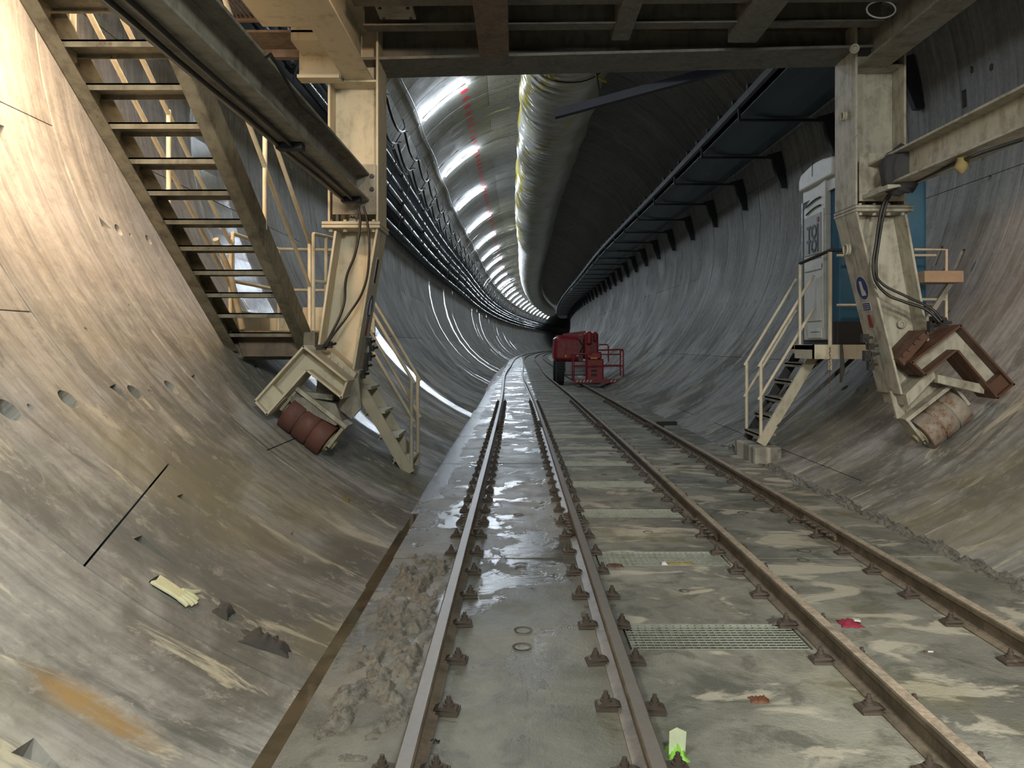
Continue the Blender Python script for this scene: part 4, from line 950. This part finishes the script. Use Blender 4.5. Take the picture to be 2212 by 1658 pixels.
DU = thing('ventilation_duct', 'huge pale yellow fabric ventilation duct hung under the tunnel roof', 'duct', (cxd, 8, czd)); mb.build('duct_tube', M['duct'], DU)
mb = MB(); mb.tube([(cxd+(rd+.0)*math.cos(a), 17.6+.05*math.sin(a*5), czd+(rd+.0)*math.sin(a)) for a in [2*math.pi*i/48 for i in range(49)]], .014, 6, False); mb.build('seam_rope', M['hose'], DU)
mb = MB()
for a0 in (232, 236, 242, 300): a = math.radians(a0); p = Vector((cxd+rd*math.cos(a), 17.1, czd+rd*math.sin(a))); mb.tube([p, p+Vector((.05, .3, -.06)), p+Vector((.16, .55, -.02)), p+Vector((.3, .6, -.08))], .03, 6)
mb.build('tie_strap', plain('yellow_strap', (.75, .62, .05), .5), DU)
# conveyor on the right wall
CV = thing('conveyor', 'dark belt conveyor bracketed to the upper right tunnel wall', 'conveyor', (4.2, 8.6, 5.7))
def run_along(prof, y0, y1, step):
    ys = []; y = y0
    while y < y1: ys.append(y); y += step if y < 60 else 4
    mb = MB(); n = len(prof); vs = [(a+pd(y), y, b) for y in ys for a, b in prof]
    fs = [(i*n+j, i*n+(j+1) % n, (i+1)*n+(j+1) % n, (i+1)*n+j) for i in range(len(ys)-1) for j in range(n)]
    fs += [tuple(range(n)), tuple(range((len(ys)-1)*n, len(ys)*n))[::-1]]
    mb.add(vs, fs); return mb
run_along([(4.12, 5.93), (4.20, 5.93), (4.20, 5.95), (4.14, 5.95), (4.14, 6.04), (4.20, 6.04), (4.20, 6.06), (4.12, 6.06)], 8.6, 130, 1.5).build('side_channel', M['conv'], CV)
run_along([(5.60, 5.98), (5.66, 5.98), (5.66, 6.1), (5.60, 6.1)], 8.6, 130, 1.5).build('side_channel', M['bracket'], CV)
run_along([(4.25, 5.84), (4.45, 5.77), (4.8, 5.74), (5.2, 5.74), (5.5, 5.79), (5.62, 5.88), (5.62, 5.90), (5.5, 5.81), (5.2, 5.76), (4.8, 5.76), (4.45, 5.79), (4.25, 5.86)], 8.6, 130, 1.5).build('underside_tray', M['belly'], CV)
run_along([(4.22, 6.02), (4.6, 5.97), (5.2, 5.97), (5.6, 6.02), (5.6, 6.04), (5.2, 5.99), (4.6, 5.99), (4.22, 6.04)], 8.6, 130, 1.5).build('belt', M['black'], CV)
for i in range(36):
    y = 9.0+3*i; p = pd(y); mb = MB()
    mb.bar((4.17+p, y, 5.70), (5.80+p, y, 5.70), .05, .05); mb.bar((4.17+p, y, 5.68), (4.17+p, y, 5.96), .045, .045)
    w0, w1, w2 = wall(14.5, y, .03), wall(10, y, .02), wall(5, y, .02)
    mb.prism([(5.62+p, 5.75), (5.75+p, 5.63), (w1.x-.22, w1.z-.02), (w2.x-.12, w2.z), (w2.x, w2.z), (w1.x, w1.z), (w0.x, w0.z), (5.8+p, 5.8)], (0, y-.06, 0), (0, y+.06, 0), X, Zv)
    mb.build('wall_bracket', M['bracket'], CV)
for i in range(60):
    y = 9.3+1.0*i; mb = MB(); mb.cyl((4.11+pd(y), y, 6.10), (4.35+pd(y), y, 6.12), .055, 10); mb.build('idler_roller', M['bracket'], CV)

# ------------------------------------------------------------------ red boom lift parked ahead
B = thing('boom_lift', 'red boom lift with a railed basket parked across the tracks ahead', 'boom lift', (2.4, 30, 0))
po = pd(30)
mb = MB(); prof = [(-.52, .0), (.40, .0), (.52, .10), (.52, .80), (.42, .93), (-.42, .98), (-.52, .86), (-.56, .3)]
mb.prism(prof, (1.92, 29.9, .86), (1.92, 31.4, .86), X, Zv); bevel(mb.build('engine_cowl', M['red'], B), .16, 5)
mb = MB(); mb.box(2.28, 2.46, 29.85, 31.2, .9, 1.76); mb.box(1.9, 2.5, 30.2, 31, 1.70, 1.86); mb.build('cowl_panel', plain('dusty_red', (.28, .09, .09), .6), B)
mb = MB(); mb.box(2.50, 3.02, 29.7, 31.4, .95, 1.93); mb.box(2.55, 2.75, 29.4, 30, 1.5, 1.98); mb.box(2.82, 2.95, 29.5, 31, 1.6, 1.99); bevel(mb.build('turret', M['red'], B), .07, 3)
mb = MB(); mb.bar((1.75, 30.4, 1.86), (2.6, 30.4, 1.96), .22, .12); mb.bar((1.45, 30.2, 1.84), (2.1, 30.2, 1.86), .04, .03); mb.build('boom', M['red'], B)
mb = MB(); mb.box(2.2, 2.52, 29.95, 30.8, 1.25, 1.55); mb.tube([(2.3, 29.8, 1.7), (2.45, 29.75, 1.45), (2.35, 29.8, 1.2)], .03, 6); mb.build('hoses', M['dark'], B)
def wheel(x, y, r, w, z=0):
    mb = MB(); mb.tube([(x-w/2, y, r+z), (x-w/2+.05, y, r+z), (x+w/2-.05, y, r+z), (x+w/2, y, r+z)], [r-.05, r, r, r-.05], 32)
    for q in range(28):
        a = 2*math.pi*q/28; c = Vector((x, y+r*math.cos(a), z+r+r*math.sin(a))); ta = Vector((0, -math.sin(a), math.cos(a))); no = Vector((0, math.cos(a), math.sin(a)))
        mb.obox(c, X, ta, no, w*.46, .016, .012)
    o = mb.build('wheel', M['tyre'], B); h = MB(); h.cyl((x-w/2-.01, y, r+z), (x+w/2+.01, y, r+z), r*.45, 16); h.build('hub', M['dark'], o)
wheel(1.60, 29.9, .44, .28); wheel(1.60, 32.2, .44, .28); wheel(2.98, 30.2, .36, .28, .09); wheel(2.98, 32.2, .36, .28, .09)
mb = MB(); mb.cyl((1.6, 29.9, .44), (2.95, 29.9, .44), .10, 12); mb.box(1.8, 2.75, 29.8, 32.3, .5, .86); mb.build('chassis', M['grey'], B)
bk = MB(); xs0, xs1, yb0, yb1 = 1.98, 3.70, 27.9, 28.7
bk.box(xs0, xs1, yb0, yb1, .20, .24); bk.build('basket_floor', M['red'], B)
mb = MB(); mb.box(xs0, xs1, yb0-.01, yb0, .17, .30); tb = mb.build('toe_board', M['red'], B)
mb = MB()
for i in list(range(5))+list(range(10, 14)): x = xs0+.06+.12*i; mb.add([(x, yb0-.014, .20), (x+.05, yb0-.014, .20), (x+.10, yb0-.014, .27), (x+.05, yb0-.014, .27)], [(0, 1, 2, 3)])
mb.build('warning_stripes', M['signwhite'], tb)
def tb_(pts, nm='basket_rail'): mb = MB(); mb.tube(pts, .025, 8); mb.build(nm, M['red'], B)
for y in (yb0, yb1):
    tb_([(xs0, y, .24), (xs0, y, 1.18), (2.6, y, 1.18)] if y == yb0 else [(xs0, y, .24), (xs0, y, 1.15), (xs1, y, 1.15)])
    tb_([(2.9, y, 1.30), (3.68, y, 1.33), (3.70, y, 1.25), (3.70, y, .24)]); tb_([(xs0, y, .74), (xs1, y, .76)])
tb_([(xs0, yb0, 1.18), (xs0, yb1, 1.15)]); tb_([(3.70, yb0, 1.3), (3.70, yb1, 1.3)]); tb_([(2.85, yb0, 1.5), (3.14, yb0, 1.5), (3.18, yb0, 1.44), (3.18, yb0, .9)]); tb_([(2.4, yb0, .24), (2.4, yb0, 1.18)])
mb = MB(); mb.box(2.42, 3.02, yb0+.02, yb0+.3, .25, 1.0); mb.box(2.42, 2.95, yb0+.02, yb0+.4, 1.0, 1.25); o = bevel(mb.build('control_box', M['red'], B), .05, 3)
mb = MB(); mb.box(2.56, 2.8, yb0, yb0+.02, 1.0, 1.06); mb.build('yellow_label', plain('label_yellow', (.7, .35, .02), .5), o)
for i in range(3): mb = MB(); mb.box(2.58, 2.78, yb0, yb0+.02, .4+.15*i, .48+.15*i); mb.build('grille_slot', M['dark'], o)
for x, z, mt in ((1.78, 1.02, 'label_yellow'), (2.22, 1.06, 'signwhite')):
    mb = MB(); mb.box(x, x+.07, 29.86, 29.9, z, z+.1); mb.build('sticker', bpy.data.materials.get(mt) or M['signwhite'], B)

# ------------------------------------------------------------------ litter and small things
def on_wall(px, py, off=.01): p = hit(px, py); n, a, t = frame_at(p); return p+n*off, n, a, t
def floor_pt(px, py, z=0): Z = F*(HC-z)/(py-VY); p = at(px, py, Z); p.z = z; return p
def crumple(name, c, u, v, n, su, sv, h, mat, seed, nu=16, nv=10):
    mb = MB(); vs = []
    for j in range(nv+1):
        for i in range(nu+1):
            a, b = i/nu*2-1, j/nv*2-1; k_ = 1+.35*mnz.noise(Vector((a*2, b*2, seed))); e = max(0, 1-max(abs(a), abs(b))**2)
            hh = h*e*(.35+1.1*abs(mnz.noise(Vector((a*2.6+seed, b*2.6, seed)))))+.25*h*e*mnz.noise(Vector((a*9, b*9, seed)))
            vs.append(c+u*(a*su*k_)+v*(b*sv*k_)+n*(hh+.003))
    for j in range(nv+1):
        for i in range(nu+1): 
            a, b = i/nu*2-1, j/nv*2-1; k_ = 1+.35*mnz.noise(Vector((a*2, b*2, seed))); vs.append(c+u*(a*su*k_)+v*(b*sv*k_)+n*.001)
    w = nu+1; o_ = w*(nv+1)
    fs = [(j*w+i, j*w+i+1, (j+1)*w+i+1, (j+1)*w+i) for j in range(nv) for i in range(nu)]
    fs += [tuple(o_+q for q in f[::-1]) for f in fs]
    for i in range(nu): fs += [(i+1, i, o_+i, o_+i+1), (nv*w+i, nv*w+i+1, o_+nv*w+i+1, o_+nv*w+i)]
    for j in range(nv): fs += [(j*w, (j+1)*w, o_+(j+1)*w, o_+j*w), ((j+1)*w+nu, j*w+nu, o_+j*w+nu, o_+(j+1)*w+nu)]
    mb.add(vs, fs, True); return mb.build(name, mat)
# work glove lying on the wall foot
p0 = on_wall(338, 1262)[0]; p1, n, a, t = on_wall(398, 1300); d = (p1-p0); L_ = d.length; d.normalize(); s_ = n.cross(d).normalized()
GL = thing('work_glove', 'pale cream work glove lying flat on the curved wall foot', 'glove', p0)
def slab2(mb, c0, d, s, n, prof, h):                  # flat rounded shape with thickness
    vs = [c0+d*a+s*b+n*.001 for a, b in prof]+[c0+d*a+s*b+n*h for a, b in prof]; k = len(prof)
    mb.add(vs, [tuple(range(k))[::-1], tuple(range(k, 2*k))]+[(i, (i+1) % k, k+(i+1) % k, k+i) for i in range(k)])
mb = MB(); W_ = .052; slab2(mb, p0-d*.02, d, s_, n, [(0, -W_*1.0), (.01, -W_*.2), (-.0, W_*.9), (.09, W_*.85), (L_*.8, W_*.75), (L_, W_*.9), (L_+.01, -W_*.9), (L_*.7, -W_*.85)], .018); bevel(mb.build('palm', M['glove'], GL), .006, 3)
for i, ln in enumerate((.052, .066, .07, .058)):
    b = -W_*.78+W_*.52*i; mb = MB(); q = p0+d*(L_-.02)+s_*b+n*.012; mb.tube([q, q+d*ln*.6+s_*(.004*(i-1.5)), q+d*ln+s_*(.008*(i-1.5))-n*.004], [.013, .0125, .009], 10); mb.build('finger', M['glove'], GL)
mb = MB(); sg = 1 if (hit(430, 1255)-p0).dot(s_) > 0 else -1
q = p0+d*(L_*.72)+s_*(sg*W_*.7)+n*.01; mb.tube([q, q+d*.035+s_*(sg*.04), q+d*.055+s_*(sg*.09)], [.015, .012, .008], 10); mb.build('thumb', M['glove'], GL)
mb = MB(); slab2(mb, p0-d*.026, d, s_, n, [(0, -W_*.85), (0, W_*.8), (.03, W_*.2), (.03, -W_*.3)], .012); mb.build('cuff_opening', M['black'], GL)
def ground_axes(): return X, Y, Zv
for nm, px, py, su, sv, h, mt, sd, lab, cat in (('cloth_scrap', 482, 1322, .06, .04, .05, 'rag', 4, 'small dark clump of rag below the pale glove', 'rag'), ('muddy_rag', 575, 1392, .11, .06, .075, 'rag', 11, 'large muddy crumpled rag beside the gutter', 'rag'), ('foam_lump', 748, 1080, .04, .03, .03, 'stain', 6, 'small brown lump stuck on the wall above the gutter', 'lump')):
    c, n, a, t = on_wall(px, py, .0); 
    if nm == 'muddy_rag': u = (a*-.3-t*1).normalized(); u = u if u.x > 0 else -u; v = n.cross(u)
    else: u, v = a, n.cross(a)
    tag(crumple(nm, c, u, v, n, su, sv, h, M[mt], sd), lab, cat)
for nm, px, py, su, sv, h, mt, sd, lab, cat in (('cloth_scrap', 1836, 1348, .055, .055, .03, 'pink', 2, 'crumpled red and white cloth on the slab beside the third rail', 'rag'), ('dry_leaf', 1640, 1513, .04, .03, .025, 'leaf', 3, 'curled brown dry leaf on the slab between the tracks', 'leaf'),
        ('food_wrapper', 1462, 1632, .035, .05, .05, 'green', 5, 'green and white wrapper leaning by the second rail', 'wrapper'), ('plastic_scrap', 1468, 1218, .10, .02, .02, 'stain', 7, 'yellowish plastic scrap on the second grating', 'scrap'),
        ('cloth_scrap', 1328, 1222, .055, .03, .02, 'rust', 8, 'dull brown-red cloth scrap at the corner of the second grating', 'rag'), ('plastic_scrap', 1435, 1219, .02, .02, .03, 'signwhite', 9, 'small white scrap on the second grating', 'scrap'),
        ('muddy_glove', 1690, 1345, .07, .045, .03, 'rag', 12, 'muddy brown glove draped on the nearest grating', 'glove'), ('stone', 1467, 1604, .012, .01, .012, 'socket', 13, 'tiny dark stone near the green wrapper', 'stone'),
        ('stone', 938, 1604, .02, .012, .016, 'dark', 14, 'small black stone by the first rail near the camera', 'stone'), ('stone', 1325, 1308, .012, .01, .01, 'socket', 15, 'small stone beside the second rail', 'stone'), ('stone', 762, 1640, .05, .02, .02, 'mud', 16, 'flat mud lump near the camera left of the first rail', 'mud lump')):
    c = floor_pt(px, py); o = crumple(nm, c, X, Y, Zv, su, sv, h, M[mt], sd, 14, 10); tag(o, lab, cat)
    if nm == 'food_wrapper':
        q = c+Vector((0, .0, .045)); mb = MB(); slab2(mb, q, X, Zv, -Y, [(-.03, -.035), (.028, -.05), (.034, .045), (.0, .06), (-.028, .045)], .006); mb.build('white_flap', M['green2'], o)
    if mt == 'pink' and px == 1836:
        mb = MB(); slab2(mb, c+Vector((.015, -.02, .022)), X, Y, Zv, [(0, 0), (.03, -.01), (.035, .02), (.0, .03)], .01); mb.build('white_patch', M['signwhite'], o)
c = floor_pt(2010, 1407, .004); mb = MB(); mb.cyl(c-X*.03, c+X*.012, .005, 8); cb_ = mb.build('cigarette_butt', M['signwhite']); tag(cb_, 'cigarette butt on a pale patch of slab near the fourth rail', 'cigarette butt'); mb = MB(); mb.cyl(c-X*.03, c-X*.014, .0053, 8); mb.build('filter', M['leaf'], cb_)
mb = MB(); p = floor_pt(1440, 918); p = at(1440, 914, 14.0); mb.obox(p, Vector((1, .15, 0)).normalized(), Vector((-.15, 1, 0)).normalized(), Zv, .17, .06, .03); mb.obox(p+Vector((-.1, .0, -.06)), X, Y, Zv, .05, .05, .05)
o = mb.build('steel_offcut', M['black']); tag(o, 'short black steel offcut lying beyond the fourth rail', 'offcut')
# rag tied round the right side beam, foam under it, paper ball on the left joint plate
c = Vector((3.42, 7.12, 3.06)); vs = []; mb = MB(); nu, nv = 22, 14
for j in range(nv+1):
    for i in range(nu):
        a = 2*math.pi*i/nu; b = j/nv*2-1; r_ = (1+.22*mnz.noise(Vector((math.cos(a)*2, math.sin(a)*2, b*2)))+.1*mnz.noise(Vector((math.cos(a)*5, math.sin(a)*5, b*6))))*(1-.25*b*b)
        vs.append(c+Vector((.17*math.cos(a)*r_, .15*b, .21*math.sin(a)*r_-.02)))
mb.add(vs, [(j*nu+i, j*nu+(i+1) % nu, (j+1)*nu+(i+1) % nu, (j+1)*nu+i) for j in range(nv) for i in range(nu)]+[tuple(range(nu))[::-1], tuple(range(nv*nu, (nv+1)*nu))], True)
tag(mb.build('tied_cloth', M['cloth']), 'dark grey cloth bundled round the side beam at the toilet-side column', 'cloth')
c = Vector((3.36, 6.05, 2.86)); mb = MB(); mb.tube([c+Vector((0, 0, .06)), c+Vector((.01, 0, .02)), c+Vector((-.01, 0, -.03)), c+Vector((.0, 0, -.07))], [.035, .045, .05, .01], 10); tag(mb.build('foam_lump', M['stain']), 'yellow foam lump hanging under the rusty side beam', 'lump')
c = Vector((-1.53, 7.5, 2.675)); tag(crumple('paper_ball', c-Vector((0, 0, .03)), X, Y, Zv, .05, .05, .07, M['signwhite'], 21, 12, 12), 'crumpled pale paper on the joint plate of the staircase-side column', 'paper')
# loop of cable under the deck, top right
mb = MB(); mb.tube([(3.0+.12*math.cos(a), 6.6, 4.26+.07*math.sin(a)) for a in [2*math.pi*i/20 for i in range(21)]], .007, 6); tag(mb.build('cable_coil', M['grey']), 'small coil of pale cable tucked under the deck near the toilet-side column', 'cable')
